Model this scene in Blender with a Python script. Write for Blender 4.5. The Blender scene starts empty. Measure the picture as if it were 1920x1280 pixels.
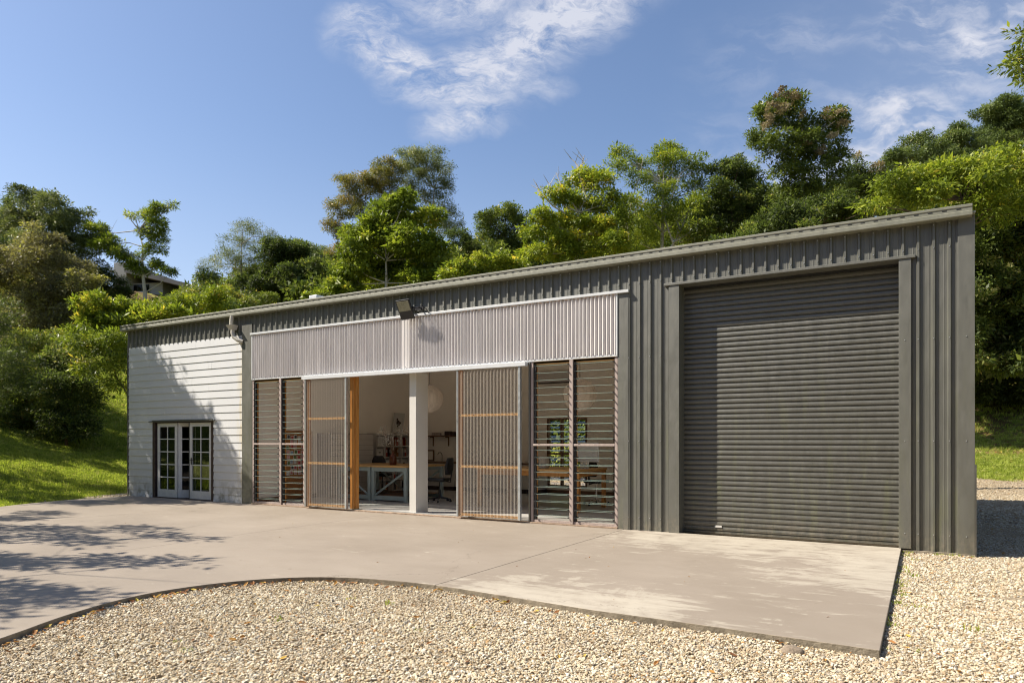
import bpy, bmesh, math, random
import numpy as np
from mathutils import Vector, Matrix

random.seed(7)
RNG = np.random.default_rng(11)
SC = bpy.context.scene
COL = SC.collection

# ------------------------------------------------------------------ camera
TH = math.radians(30.47)
S_, C_ = math.sin(TH), math.cos(TH)
CAMY, EYE, FPX = -11.594, 1.55, 1312.0
cd = bpy.data.cameras.new('camera')
cam = bpy.data.objects.new('camera', cd)
COL.objects.link(cam)
cam.location = (0, CAMY, EYE)
cam.rotation_euler = (math.radians(90), 0, TH)
cd.sensor_width = 36
cd.lens = FPX / 1920 * 36
cd.shift_y = (826 - 640) / 1920
cd.clip_start = .1
cd.clip_end = 1500
SC.camera = cam

# ------------------------------------------------------------------ sun, sky, exposure
SUNV = Vector((-1.95, -1.0, 2.3)).normalized()       # towards the sun
sl = bpy.data.lights.new('sun', 'SUN')
sl.energy = 5.0
sl.angle = math.radians(.53)
sl.color = (1, .915, .785)
sun = bpy.data.objects.new('sun', sl)
COL.objects.link(sun)
sun.rotation_euler = SUNV.to_track_quat('Z', 'Y').to_euler()
SC.view_settings.view_transform = 'Standard'
SC.view_settings.look = 'None'
SC.view_settings.exposure = 0.94
SC.view_settings.gamma = 1
SC.view_settings.use_curve_mapping = False
SC.render.engine = 'CYCLES'
SC.cycles.use_denoising = True
SC.cycles.filter_width = 1.1
SC.cycles.max_bounces = 12
SC.cycles.diffuse_bounces = 5
SC.cycles.transparent_max_bounces = 24
SC.cycles.transmission_bounces = 8

W = bpy.data.worlds.new('World')
SC.world = W
W.use_nodes = True
nt = W.node_tree
nt.nodes.clear()


class NB:
    """small node-building helper"""
    def __init__(s, nt): s.nt = nt
    def n(s, typ, **kw):
        nd = s.nt.nodes.new(typ)
        for k, v in kw.items():
            setattr(nd, k, v)
        return nd
    def put(s, sock, v):
        if hasattr(v, 'is_output') or isinstance(v, bpy.types.NodeSocket):
            s.nt.links.new(v, sock)
        elif v is not None:
            if isinstance(v, (tuple, list)) and len(v) == 3 and sock.type == 'RGBA':
                v = (*v, 1)
            sock.default_value = v
    def math(s, op, a, b=None, c=None, clamp=False):
        nd = s.n('ShaderNodeMath', operation=op, use_clamp=clamp)
        s.put(nd.inputs[0], a)
        if b is not None: s.put(nd.inputs[1], b)
        if c is not None: s.put(nd.inputs[2], c)
        return nd.outputs[0]
    def dot(s, a, b):
        nd = s.n('ShaderNodeVectorMath', operation='DOT_PRODUCT')
        s.put(nd.inputs[0], a); s.put(nd.inputs[1], b)
        return nd.outputs['Value']
    def mapr(s, v, a, b, c=0., d=1., smooth=True):
        nd = s.n('ShaderNodeMapRange', interpolation_type='SMOOTHSTEP' if smooth else 'LINEAR')
        s.put(nd.inputs[0], v)
        for i, q in enumerate((a, b, c, d)): s.put(nd.inputs[i + 1], q)
        return nd.outputs[0]
    def mapping(s, v, loc=(0, 0, 0), rot=(0, 0, 0), sc=(1, 1, 1), typ='POINT'):
        nd = s.n('ShaderNodeMapping', vector_type=typ)
        s.put(nd.inputs[0], v)
        nd.inputs['Location'].default_value = loc
        nd.inputs['Rotation'].default_value = rot
        nd.inputs['Scale'].default_value = sc
        return nd.outputs[0]
    def noise(s, v, scale, detail=4., rough=.55, dist=0., out=0):
        nd = s.n('ShaderNodeTexNoise')
        if v is not None: s.put(nd.inputs['Vector'], v)
        nd.inputs['Scale'].default_value = scale
        nd.inputs['Detail'].default_value = detail
        nd.inputs['Roughness'].default_value = rough
        nd.inputs['Distortion'].default_value = dist
        return nd.outputs[out]
    def mix(s, f, a, b, mode='MIX'):
        nd = s.n('ShaderNodeMix', data_type='RGBA', blend_type=mode)
        s.put(nd.inputs[0], f); s.put(nd.inputs[6], a); s.put(nd.inputs[7], b)
        return nd.outputs[2]
    def ramp(s, f, stops):
        nd = s.n('ShaderNodeValToRGB')
        s.put(nd.inputs[0], f)
        el = nd.color_ramp.elements
        while len(el) < len(stops): el.new(.5)
        for e, (p, c) in zip(el, stops):
            e.position = p; e.color = (*c, 1)
        return nd.outputs[0]
    def bump(s, h, strength=.3, dist=.02):
        nd = s.n('ShaderNodeBump')
        s.put(nd.inputs['Height'], h)
        nd.inputs['Strength'].default_value = strength
        nd.inputs['Distance'].default_value = dist
        return nd.outputs[0]


def build_world():
    b = NB(nt)
    sky = b.n('ShaderNodeTexSky', sky_type='NISHITA', sun_disc=False)
    sky.sun_elevation = math.asin(SUNV.z)
    sky.sun_rotation = math.atan2(SUNV.x, SUNV.y)
    sky.air_density = 1.0
    sky.dust_density = 1.0
    sky.ozone_density = 2.4
    sky.altitude = 50
    d = b.n('ShaderNodeTexCoord').outputs['Generated']
    X = b.dot(d, (C_, S_, 0)); Y = b.dot(d, (-S_, C_, 0)); Z = b.dot(d, (0, 0, 1))
    Yc = b.math('MAXIMUM', Y, .08)
    u = b.math('DIVIDE', X, Yc); v = b.math('DIVIDE', Z, Yc)
    cx = b.n('ShaderNodeCombineXYZ')
    b.put(cx.inputs[0], u); b.put(cx.inputs[1], v)
    uv = cx.outputs[0]
    warp = b.noise(uv, 5., 5, .6, out=1)
    wv = b.n('ShaderNodeVectorMath', operation='MULTIPLY_ADD')
    b.put(wv.inputs[0], warp); wv.inputs[1].default_value = (.10, .10, 0); b.put(wv.inputs[2], uv)
    wuv = b.n('ShaderNodeVectorMath', operation='ADD')
    b.put(wuv.inputs[0], wv.outputs[0]); wuv.inputs[1].default_value = (-.05, -.05, 0)
    wuv = wuv.outputs[0]
    blobs = [(690, 28, 75, 34, 0, .75), (745, 100, 130, 50, -20, 1), (835, 165, 130, 62, -25, 1), (910, 135, 120, 75, 0, 1.),
             (862, 235, 90, 40, 10, .9), (985, 70, 140, 80, 25, 1), (1060, 25, 170, 75, 30, 1), (1000, 165, 70, 28, 10, .6),
             (910, -60, 200, 90, 20, .9), (1160, -70, 200, 90, 25, .9)]
    m = None
    for (px, py, rx, ry, ang, amp) in blobs:
        mp = b.mapping(wuv, ((px - 960) / FPX, (826 - py) / FPX, 0), (0, 0, math.radians(ang)), (rx / FPX, ry / FPX, 1), 'TEXTURE')
        ln = b.n('ShaderNodeVectorMath', operation='LENGTH')
        b.put(ln.inputs[0], mp)
        g = b.mapr(ln.outputs['Value'], 1.35, .1, 0, amp)
        m = g if m is None else b.math('MAXIMUM', m, g)
    fib = b.noise(b.mapping(wuv, rot=(0, 0, .25), sc=(1, 1.9, 1)), 10., 12, .68, .5)
    fine = b.noise(b.mapping(wuv, rot=(0, 0, .5), sc=(1, 2.2, 1)), 30., 8, .68, .8)
    dens = b.math('MULTIPLY_ADD', fib, 1.35, b.math('MULTIPLY', fine, .65))
    dens = b.math('MULTIPLY', b.mapr(dens, .66, 1.34), m)
    A = b.mapr(dens, .0, .62, 0, .92, False)
    # thin mottled cloud, right of the picture and on round the sky
    sm = b.mapping(wuv, rot=(0, 0, -.38), sc=(1, 2.3, 1))
    n1 = b.noise(sm, 13., 7, .6, .2); n2 = b.noise(sm, 2.6, 3, .5)
    band = b.mapr(b.math('MULTIPLY_ADD', u, .9, b.math('MULTIPLY', v, -.25)), .05, .42)
    thin = b.math('MULTIPLY', b.mapr(n1, .38, .72), b.mapr(n2, .34, .62))
    veil = b.math('MULTIPLY_ADD', thin, 1.15, b.math('MULTIPLY', n2, .26))
    B = b.math('MULTIPLY', veil, band)
    front = b.mapr(Y, .1, .3)
    F = b.math('MULTIPLY', b.math('MAXIMUM', A, B), front)
    dn = b.noise(b.mapping(d, sc=(1, 1, 3)), 3.2, 8, .6, .3)
    other = b.math('MULTIPLY', b.mapr(dn, .52, .8, 0, .5), b.mapr(Y, .2, -.1))
    F = b.math('MAXIMUM', F, other)
    F = b.math('MAXIMUM', F, b.mapr(Z, .42, .02, 0, .34))
    tint = b.mix(1., sky.outputs[0], (.98, .97, 1.0), 'MULTIPLY')
    bg = b.n('ShaderNodeBackground'); b.put(bg.inputs[0], tint); bg.inputs[1].default_value = .085
    cb = b.n('ShaderNodeBackground'); b.put(cb.inputs[0], (.60, .62, .70)); cb.inputs[1].default_value = .64
    mx = b.n('ShaderNodeMixShader')
    b.put(mx.inputs[0], F); b.put(mx.inputs[1], bg.outputs[0]); b.put(mx.inputs[2], cb.outputs[0])
    out = b.n('ShaderNodeOutputWorld')
    nt.links.new(mx.outputs[0], out.inputs[0])


build_world()


# ------------------------------------------------------------------ materials
def newmat(name):
    m = bpy.data.materials.new(name)
    m.use_nodes = True
    m.node_tree.nodes.clear()
    b = NB(m.node_tree)
    out = b.n('ShaderNodeOutputMaterial')
    p = b.n('ShaderNodeBsdfPrincipled')
    m.node_tree.links.new(p.outputs[0], out.inputs[0])
    return m, b, p, out


def wpos(b):
    return b.n('ShaderNodeNewGeometry').outputs['Position']


def plain(name, col, rough=.5, metal=0., spec=.5, var=.12, scale=6., bump=0., bscale=60.):
    m, b, p, out = newmat(name)
    pos = wpos(b)
    n = b.noise(pos, scale, 5, .6)
    lo = tuple(c * (1 - var) for c in col); hi = tuple(min(1, c * (1 + var)) for c in col)
    b.put(p.inputs['Base Color'], b.ramp(n, [(.3, lo), (.7, hi)]))
    b.put(p.inputs['Roughness'], b.mapr(b.noise(pos, scale * 2.3, 3), .3, .7, max(.02, rough - .08), min(1, rough + .08)))
    p.inputs['Metallic'].default_value = metal
    p.inputs['Specular IOR Level'].default_value = spec
    if bump:
        b.put(p.inputs['Normal'], b.bump(b.noise(pos, bscale, 4), bump, .01))
    return m


def steel_mat(name, col, rough=.42, moss=.0):
    m, b, p, out = newmat(name)
    pos = wpos(b)
    n = b.noise(b.mapping(pos, sc=(6, 6, .7)), 1.2, 5, .6)
    c = b.ramp(n, [(.3, tuple(q * .88 for q in col)), (.7, tuple(q * 1.12 for q in col))])
    sp = b.noise(b.mapping(pos, sc=(1, 1, .35)), 9., 6, .65)
    msk = b.mapr(sp, .60, .78, 0, .5)
    c = b.mix(msk, c, (.12, .118, .088))
    if moss:
        mm = b.math('MULTIPLY', b.mapr(b.noise(b.mapping(pos, sc=(4, 4, .4)), 2.1, 4), .5, .72), moss)
        sx = b.n('ShaderNodeSeparateXYZ'); b.put(sx.inputs[0], pos)
        mm = b.math('MULTIPLY', mm, b.mapr(sx.outputs[2], 4.2, .2))
        c = b.mix(mm, c, (.13, .14, .05))
    sz = b.n('ShaderNodeSeparateXYZ'); b.put(sz.inputs[0], pos)
    splash = b.math('MULTIPLY', b.mapr(sz.outputs[2], .42, .0), b.mapr(b.noise(b.mapping(pos, sc=(1, 1, .6)), 14., 7, .7), .38, .66, 0, .55))
    c = b.mix(splash, c, (.20, .17, .12))
    rn = b.mapr(b.noise(b.mapping(pos, sc=(14, 14, .25)), 2.0, 5, .7), .60, .75, 0, .28)
    c = b.mix(rn, c, (.16, .155, .115))
    b.put(p.inputs['Base Color'], c)
    b.put(p.inputs['Roughness'], b.mapr(sp, .3, .7, rough, rough + .14))
    p.inputs['Specular IOR Level'].default_value = 1.0
    p.inputs['IOR'].default_value = 1.62
    b.put(p.inputs['Normal'], b.bump(b.noise(b.mapping(pos, sc=(1.4, 1, .5)), 2.2, 3), .35, .03))
    return m


MT = {}
MT['clad'] = steel_mat('cladding_steel', (.068, .069, .054), .48, .4)
MT['trim'] = steel_mat('trim_steel', (.075, .075, .059), .48, .2)
MT['roller'] = steel_mat('roller_steel', (.060, .059, .047), .46, .4)
MT['gutter'] = steel_mat('gutter_steel', (.15, .15, .105), .5, .4)
MT['roof'] = steel_mat('roof_steel', (.2, .21, .17), .45)
MT['white_metal'] = plain('white_metal', (.60, .62, .64), .35, 0, .5, .06)
MT['galv'] = plain('galvanised_metal', (.5, .53, .55), .35, .6, .5, .15)
MT['darkmetal'] = plain('black_metal', (.02, .02, .022), .4)
MT['blackplastic'] = plain('black_plastic', (.018, .018, .02), .5)
MT['wall_in'] = plain('interior_white_paint', (.90, .84, .76), .7, 0, .3, .03, 2.)
MT['column'] = plain('column_white_paint', (.60, .585, .55), .5, 0, .4, .03, 2.)
MT['ceiling'] = plain('ceiling_paint', (.88, .84, .78), .8, 0, .2, .03)
MT['floor_in'] = plain('grey_floor_paint', (.44, .43, .41), .38, 0, .4, .03, .6)
MT['wood_amber'] = None
MT['screw'] = plain('screw_metal', (.10, .09, .09), .4, .3)
MT['paper'] = None
MT['bluepaint'] = plain('pale_blue_paint', (.30, .37, .38), .45, 0, .4, .08)
MT['white_lam'] = plain('white_laminate', (.55, .52, .49), .4, 0, .4, .04)
MT['concrete_edge'] = None
MT['brownsill'] = plain('weathered_sill', (.30, .22, .16), .7, 0, .3, .35, 12., .3)
MT['beigepipe'] = plain('beige_pipe', (.50, .47, .41), .5, 0, .4, .1)
MT['cork'] = plain('cork_board', (.33, .15, .055), .85, 0, .2, .15, 30)
MT['doorframe'] = plain('dark_brown_frame', (.06, .04, .035), .6, 0, .3, .3, 15)
MT['amberglass'] = plain('amber_glass', (.10, .025, .01), .1)
MT['silver'] = plain('silver_metal', (.6, .6, .6), .25, .8)
MT['rock'] = plain('rock_stone', (.25, .20, .15), .85, 0, .3, .35, 20, .6, 50)
MT['house_wall'] = plain('house_render', (.42, .40, .36), .8, 0, .2, .08, .5)
MT['house_roof'] = plain('house_roof_brown', (.20, .18, .165), .7, 0, .3, .1, .5)
MT['photo_print'] = None


def wood(name, c1, c2, rough=.45, axis=2, glow=.5):
    m, b, p, out = newmat(name)
    pos = wpos(b)
    sc = [9, 9, 9]; sc[axis] = .8
    n = b.noise(b.mapping(pos, sc=tuple(sc)), 3., 6, .65, .4)
    b.put(p.inputs['Base Color'], b.ramp(n, [(.3, c1), (.7, c2)]))
    p.inputs['Roughness'].default_value = rough
    b.put(p.inputs['Normal'], b.bump(n, .2, .005))
    return m


MT['wood_amber'] = wood('amber_timber', (.34, .13, .025), (.56, .26, .06))
MT['wood_amber_x'] = wood('amber_timber_rail', (.50, .27, .09), (.68, .42, .17), .45, 0)
MT['wood_grey'] = wood('weathered_timber', (.30, .24, .22), (.46, .38, .34), .65)
MT['wood_red'] = wood('red_brown_stud', (.22, .10, .07), (.34, .15, .09), .6)
MT['wood_shelf'] = wood('brown_shelf_timber', (.12, .06, .03), (.2, .11, .06), .6, 0)


def boards_mat():
    m, b, p, out = newmat('weatherboard_paint')
    pos = wpos(b)
    sx = b.n('ShaderNodeSeparateXYZ'); b.put(sx.inputs[0], pos)
    n = b.noise(pos, .9, 3, .5)
    c = b.ramp(n, [(.3, (.57, .58, .595)), (.7, (.62, .63, .645))])
    low = b.mapr(sx.outputs[2], .75, .02)
    st = b.math('MULTIPLY', low, b.mapr(b.noise(pos, 5, 6, .7), .42, .62, 0, .75))
    c = b.mix(st, c, (.23, .22, .16))
    edge = b.math('MULTIPLY', b.mapr(sx.outputs[0], -14.85, -14.58), b.mapr(b.noise(b.mapping(pos, sc=(3, 3, .6)), 3, 4), .35, .6, 0, .6))
    c = b.mix(edge, c, (.55, .47, .30))
    b.put(p.inputs['Base Color'], c)
    p.inputs['Roughness'].default_value = .55
    return m


MT['boards'] = boards_mat()


def old_paint():
    m, b, p, out = newmat('old_door_paint')
    pos = wpos(b)
    n = b.noise(pos, 12, 8, .7)
    c = b.ramp(n, [(.3, (.55, .55, .54)), (.62, (.68, .67, .65)), (.72, (.38, .33, .28))])
    b.put(p.inputs['Base Color'], c)
    p.inputs['Roughness'].default_value = .6
    return m


MT['oldpaint'] = old_paint()


def translucent(name, col, t_alpha, rough=.25, tcol=(1, 1, 1), trans=.5):
    m, b, p, out = newmat(name)
    n = b.noise(b.mapping(wpos(b), sc=(8, 8, .5)), 2., 4)
    c = b.ramp(n, [(.3, tuple(q * .85 for q in col)), (.7, tuple(min(1, q * 1.1) for q in col))])
    b.put(p.inputs['Base Color'], c)
    p.inputs['Roughness'].default_value = rough
    tl = b.n('ShaderNodeBsdfTranslucent'); b.put(tl.inputs[0], c)
    m1 = b.n('ShaderNodeMixShader'); m1.inputs[0].default_value = trans
    b.put(m1.inputs[1], p.outputs[0]); b.put(m1.inputs[2], tl.outputs[0])
    tp = b.n('ShaderNodeBsdfTransparent'); b.put(tp.inputs[0], tcol)
    m2 = b.n('ShaderNodeMixShader'); m2.inputs[0].default_value = t_alpha
    b.put(m2.inputs[1], m1.outputs[0]); b.put(m2.inputs[2], tp.outputs[0])
    m.node_tree.links.new(m2.outputs[0], out.inputs[0])
    return m


MT['poly_high'] = translucent('polycarbonate_white', (.82, .79, .78), .12, .22, (.9, .87, .85), .16)
MT['poly_door'] = translucent('polycarbonate_clear', (.54, .50, .45), .64, .10, (.95, .93, .89), .35)
MT['paper'] = translucent('lantern_paper', (.92, .84, .76), .02, .8, (1, 1, 1), .45)


def glass(name, col=(.985, .995, .99), refl=.035):
    m, b, p, out = newmat(name)
    tp = b.n('ShaderNodeBsdfTransparent'); b.put(tp.inputs[0], col)
    gl = b.n('ShaderNodeBsdfGlossy'); gl.inputs['Roughness'].default_value = .02
    fr = b.n('ShaderNodeFresnel'); fr.inputs[0].default_value = 1.5
    f = b.math('MULTIPLY_ADD', fr.outputs[0], refl * 8, 0.)
    mx = b.n('ShaderNodeMixShader'); b.put(mx.inputs[0], f)
    b.put(mx.inputs[1], tp.outputs[0]); b.put(mx.inputs[2], gl.outputs[0])
    m.node_tree.links.new(mx.outputs[0], out.inputs[0])
    return m


MT['glass'] = glass('louvre_glass')
MT['pane'] = glass('door_glass', (.6, .62, .62), .06)
MT['glass_edge'] = plain('green_glass_edge', (.33, .45, .40), .15, 0, .6)
MT['lampface'] = plain('flood_lens', (.24, .235, .165), .3)


def concrete_mat():
    m, b, p, out = newmat('brushed_concrete')
    pos = wpos(b)
    sx = b.n('ShaderNodeSeparateXYZ'); b.put(sx.inputs[0], pos)
    big = b.noise(pos, .45, 7, .62)
    c = b.ramp(big, [(.3, (.250, .211, .170)), (.7, (.296, .254, .208))])
    cl = b.mapr(b.noise(b.mapping(pos, sc=(1, 1.6, 1)), 1.5, 9, .72, .4), .4, .68, 0, .30)
    c = b.mix(cl, c, (.215, .180, .142))
    fine = b.noise(pos, 110, 4, .75)
    c = b.mix(b.mapr(fine, .3, .7, 0, .30), c, (.19, .158, .125))
    brush = b.noise(b.mapping(pos, sc=(.5, 2.6, 1)), 2.6, 10, .72, .5)
    # pale mineral bloom near the roller door and along the slab's front edge
    reg = b.mapr(sx.outputs[0], -5.2, -3.6)
    nearwall = b.mapr(sx.outputs[1], -2.7, -.6)
    frontedge = b.math('MULTIPLY', b.mapr(sx.outputs[1], -4.2, -5.3), b.mapr(sx.outputs[0], -.9, -2.4))
    rightedge = b.math('MULTIPLY', b.mapr(sx.outputs[0], -2.2, -.5), b.mapr(sx.outputs[1], -4.2, -3.0))
    zone = b.math('MAXIMUM', b.math('MAXIMUM', nearwall, frontedge), rightedge)
    zone = b.math('MULTIPLY', b.math('MULTIPLY_ADD', zone, .135, .03), reg)
    bl = b.noise(pos, 1.5, 12, .76, .8)
    f = b.math('ADD', b.math('MULTIPLY_ADD', brush, .5, b.math('MULTIPLY', bl, .5)), zone)
    msk = b.math('ADD', b.mapr(f, .575, .625, 0, .45), b.mapr(f, .60, .72, 0, .4))
    c = b.mix(msk, c, (.43, .39, .32))
    str2 = b.mapr(b.noise(b.mapping(pos, rot=(0, 0, .12), sc=(.5, 5, 1)), 1.6, 8, .7), .60, .74, 0, .2)
    c = b.mix(str2, c, (.36, .31, .25))
    spots = b.mapr(b.noise(pos, 7.5, 2, .5), .74, .79, 0, .6)
    c = b.mix(spots, c, (.13, .10, .075))
    vr = b.n('ShaderNodeTexVoronoi', feature='DISTANCE_TO_EDGE')
    wv = b.n('ShaderNodeVectorMath', operation='MULTIPLY_ADD')
    b.put(wv.inputs[0], b.noise(pos, 1.2, 6, .7, out=1)); wv.inputs[1].default_value = (.9, .9, 0); b.put(wv.inputs[2], pos)
    b.put(vr.inputs['Vector'], wv.outputs[0]); vr.inputs['Scale'].default_value = .30
    crack = b.math('MULTIPLY', b.mapr(vr.outputs['Distance'], .0022, .0006), b.mapr(b.noise(pos, .5, 2), .5, .56, 0, .55))
    c = b.mix(crack, c, (.10, .08, .06))
    b.put(p.inputs['Base Color'], c)
    b.put(p.inputs['Roughness'], b.mapr(big, .3, .7, .5, .68))
    p.inputs['Specular IOR Level'].default_value = .35
    b.put(p.inputs['Normal'], b.bump(b.math('ADD', fine, b.math('MULTIPLY', brush, 1.)), .2, .006))
    return m


MT['concrete'] = concrete_mat()
MT['concrete_edge'] = plain('rough_concrete_edge', (.22, .19, .145), .9, 0, .2, .35, 9., .8, 40.)


def gravel_ground_mat():
    m, b, p, out = newmat('gravel_bed')
    pos = wpos(b)
    v = b.n('ShaderNodeTexVoronoi'); b.put(v.inputs['Vector'], pos); v.inputs['Scale'].default_value = 42
    c = b.ramp(b.math('MULTIPLY', b.dot(v.outputs['Color'], (1, 0, 0)), 1.), [(0, (0.130, 0.094, 0.058)), (.5, (0.302, 0.238, 0.151)), (1, (0.446, 0.382, 0.274))])
    big = b.mapr(b.noise(pos, .8, 5, .6), .35, .7, 0, .35)
    c = b.mix(big, c, (.25, .19, .12))
    b.put(p.inputs['Base Color'], c)
    p.inputs['Roughness'].default_value = .9
    b.put(p.inputs['Normal'], b.bump(v.outputs['Distance'], .8, -.02))
    return m


MT['gravel_bed'] = gravel_ground_mat()


def stone_mat():
    m, b, p, out = newmat('gravel_stones')
    r = b.n('ShaderNodeObjectInfo').outputs['Random']
    c = b.ramp(r, [(0, (.20, .14, .08)), (.10, (.36, .28, .17)), (.30, (.47, .395, .27)), (.6, (.56, .495, .37)),
                   (.84, (.62, .58, .48)), (.93, (.31, .295, .265)), (.985, (.38, .25, .12)), (1, (.42, .22, .08))])
    big = b.mapr(b.noise(wpos(b), 1.1, 4, .6), .4, .7, 0, .3)
    c = b.mix(big, c, (.30, .22, .14))
    sy = b.n('ShaderNodeSeparateXYZ'); b.put(sy.inputs[0], wpos(b))
    c = b.mix(b.mapr(sy.outputs[1], 6.5, 12., 0, .6), c, (.27, .205, .13))
    b.put(p.inputs['Base Color'], c)
    p.inputs['Roughness'].default_value = .8
    p.inputs['Specular IOR Level'].default_value = .3
    return m


MT['stone'] = stone_mat()


def leaf_mat(name, stops, trans=.35, rough=.42, attr='tone'):
    m, b, p, out = newmat(name)
    if attr:
        a = b.n('ShaderNodeAttribute', attribute_name=attr).outputs['Fac']
    else:
        a = b.n('ShaderNodeObjectInfo').outputs['Random']
    c = b.ramp(a, stops)
    b.put(p.inputs['Base Color'], c)
    p.inputs['Roughness'].default_value = rough
    p.inputs['Specular IOR Level'].default_value = .28
    tl = b.n('ShaderNodeBsdfTranslucent')
    b.put(tl.inputs[0], b.mix(.5, c, b.mix(1., c, (1.5, 1.6, .5), 'MULTIPLY')))
    mx = b.n('ShaderNodeMixShader'); mx.inputs[0].default_value = trans
    b.put(mx.inputs[1], p.outputs[0]); b.put(mx.inputs[2], tl.outputs[0])
    m.node_tree.links.new(mx.outputs[0], out.inputs[0])
    return m


LM = {
    'bright': leaf_mat('leaves_bright_green', [(0, (0.078, 0.113, 0.015)), (.5, (0.196, 0.247, 0.031)), (.85, (0.366, 0.394, 0.051)), (1, (0.548, 0.427, 0.075))], .42),
    'yellow': leaf_mat('leaves_yellow_green', [(0, (0.079, 0.113, 0.016)), (.5, (0.226, 0.282, 0.031)), (.88, (0.406, 0.417, 0.046)), (1, (0.619, 0.450, 0.046))], .42),
    'mid': leaf_mat('leaves_mid_green', [(0, (0.052, 0.074, 0.021)), (.55, (0.131, 0.169, 0.034)), (.9, (0.274, 0.316, 0.056)), (1, (0.445, 0.360, 0.100))], .36),
    'dark': leaf_mat('leaves_dark_green', [(0, (0.030, 0.042, 0.017)), (.6, (0.073, 0.101, 0.028)), (.92, (0.169, 0.214, 0.047)), (1, (0.287, 0.270, 0.100))], .46, .5),
    'olive': leaf_mat('leaves_olive', [(0, (0.051, 0.068, 0.028)), (.5, (0.125, 0.154, 0.057)), (.85, (0.217, 0.239, 0.085)), (1, (0.296, 0.274, 0.103))], .34),
    'greyolive': leaf_mat('leaves_grey_olive', [(0, (0.074, 0.065, 0.038)), (.5, (0.180, 0.164, 0.084)), (.85, (0.293, 0.264, 0.113)), (1, (0.473, 0.450, 0.113))], .32),
    'rust': leaf_mat('leaves_rusty_olive', [(0, (0.057, 0.063, 0.019)), (.5, (0.154, 0.160, 0.043)), (.85, (0.285, 0.239, 0.063)), (1, (0.388, 0.239, 0.068))], .34),
    'far': leaf_mat('leaves_far_green', [(0, (0.063, 0.090, 0.036)), (.5, (0.113, 0.153, 0.050)), (.9, (0.192, 0.236, 0.074)), (1, (0.270, 0.270, 0.113))], .3),
    'blossom': leaf_mat('dried_blossom', [(0, (0.114, 0.080, 0.051)), (.5, (0.285, 0.228, 0.148)), (1, (0.479, 0.422, 0.308))], .2, .8),
}
MT['bark'] = plain('bark_brown', (.12, .085, .06), .9, 0, .2, .35, 5, .5, 25)
MT['bark_pale'] = plain('bark_pale', (.46, .41, .34), .8, 0, .2, .2, 4, .3, 25)
MT['grass'] = leaf_mat('grass_blades', [(0, (.15, .20, .03)), (.5, (.31, .37, .06)), (.85, (.42, .47, .095)), (1, (.48, .44, .18))], .45, .5, None)


def terrain_mat():
    m, b, p, out = newmat('lawn_ground')
    pos = wpos(b)
    sx = b.n('ShaderNodeSeparateXYZ'); b.put(sx.inputs[0], pos)
    c = b.ramp(b.noise(pos, 1.3, 8, .65), [(.3, (.20, .22, .035)), (.7, (.36, .38, .065))])
    dry = b.mapr(b.noise(pos, .7, 6, .6), .5, .7, 0, .55)
    c = b.mix(dry, c, (.20, .19, .06))
    # leaf litter and bare soil under the trees at the back
    back = b.math('MULTIPLY', b.mapr(sx.outputs[1], 17.0, 19.5), b.mapr(b.noise(pos, 1.1, 6, .65), .36, .5, 0, .9))
    c = b.mix(back, c, b.ramp(b.noise(pos, 14, 5, .7), [(.3, (0.042, 0.025, 0.013)), (.7, (0.168, 0.098, 0.042))]))
    b.put(p.inputs['Base Color'], c)
    p.inputs['Roughness'].default_value = .95
    p.inputs['Specular IOR Level'].default_value = .2
    b.put(p.inputs['Normal'], b.bump(b.noise(pos, 18, 6, .7), .6, .05))
    return m


MT['terrain'] = terrain_mat()


# ------------------------------------------------------------------ object helpers
def tag(o, label=None, cat=None, group=None, kind=None):
    if label: o['label'] = label
    if cat: o['category'] = cat
    if group: o['group'] = group
    if kind: o['kind'] = kind
    return o


def empty(name, loc=(0, 0, 0), rz=0., label=None, cat=None, group=None):
    o = bpy.data.objects.new(name, None)
    o.empty_display_size = .2
    COL.objects.link(o)
    o.location = loc
    o.rotation_euler = (0, 0, rz)
    return tag(o, label, cat, group)


def copy_tree(o, parent=None):
    c = o.copy()
    COL.objects.link(c)
    c.parent = parent
    for ch in [q for q in bpy.data.objects if q.parent == o]:
        copy_tree(ch, c)
    return c


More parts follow.
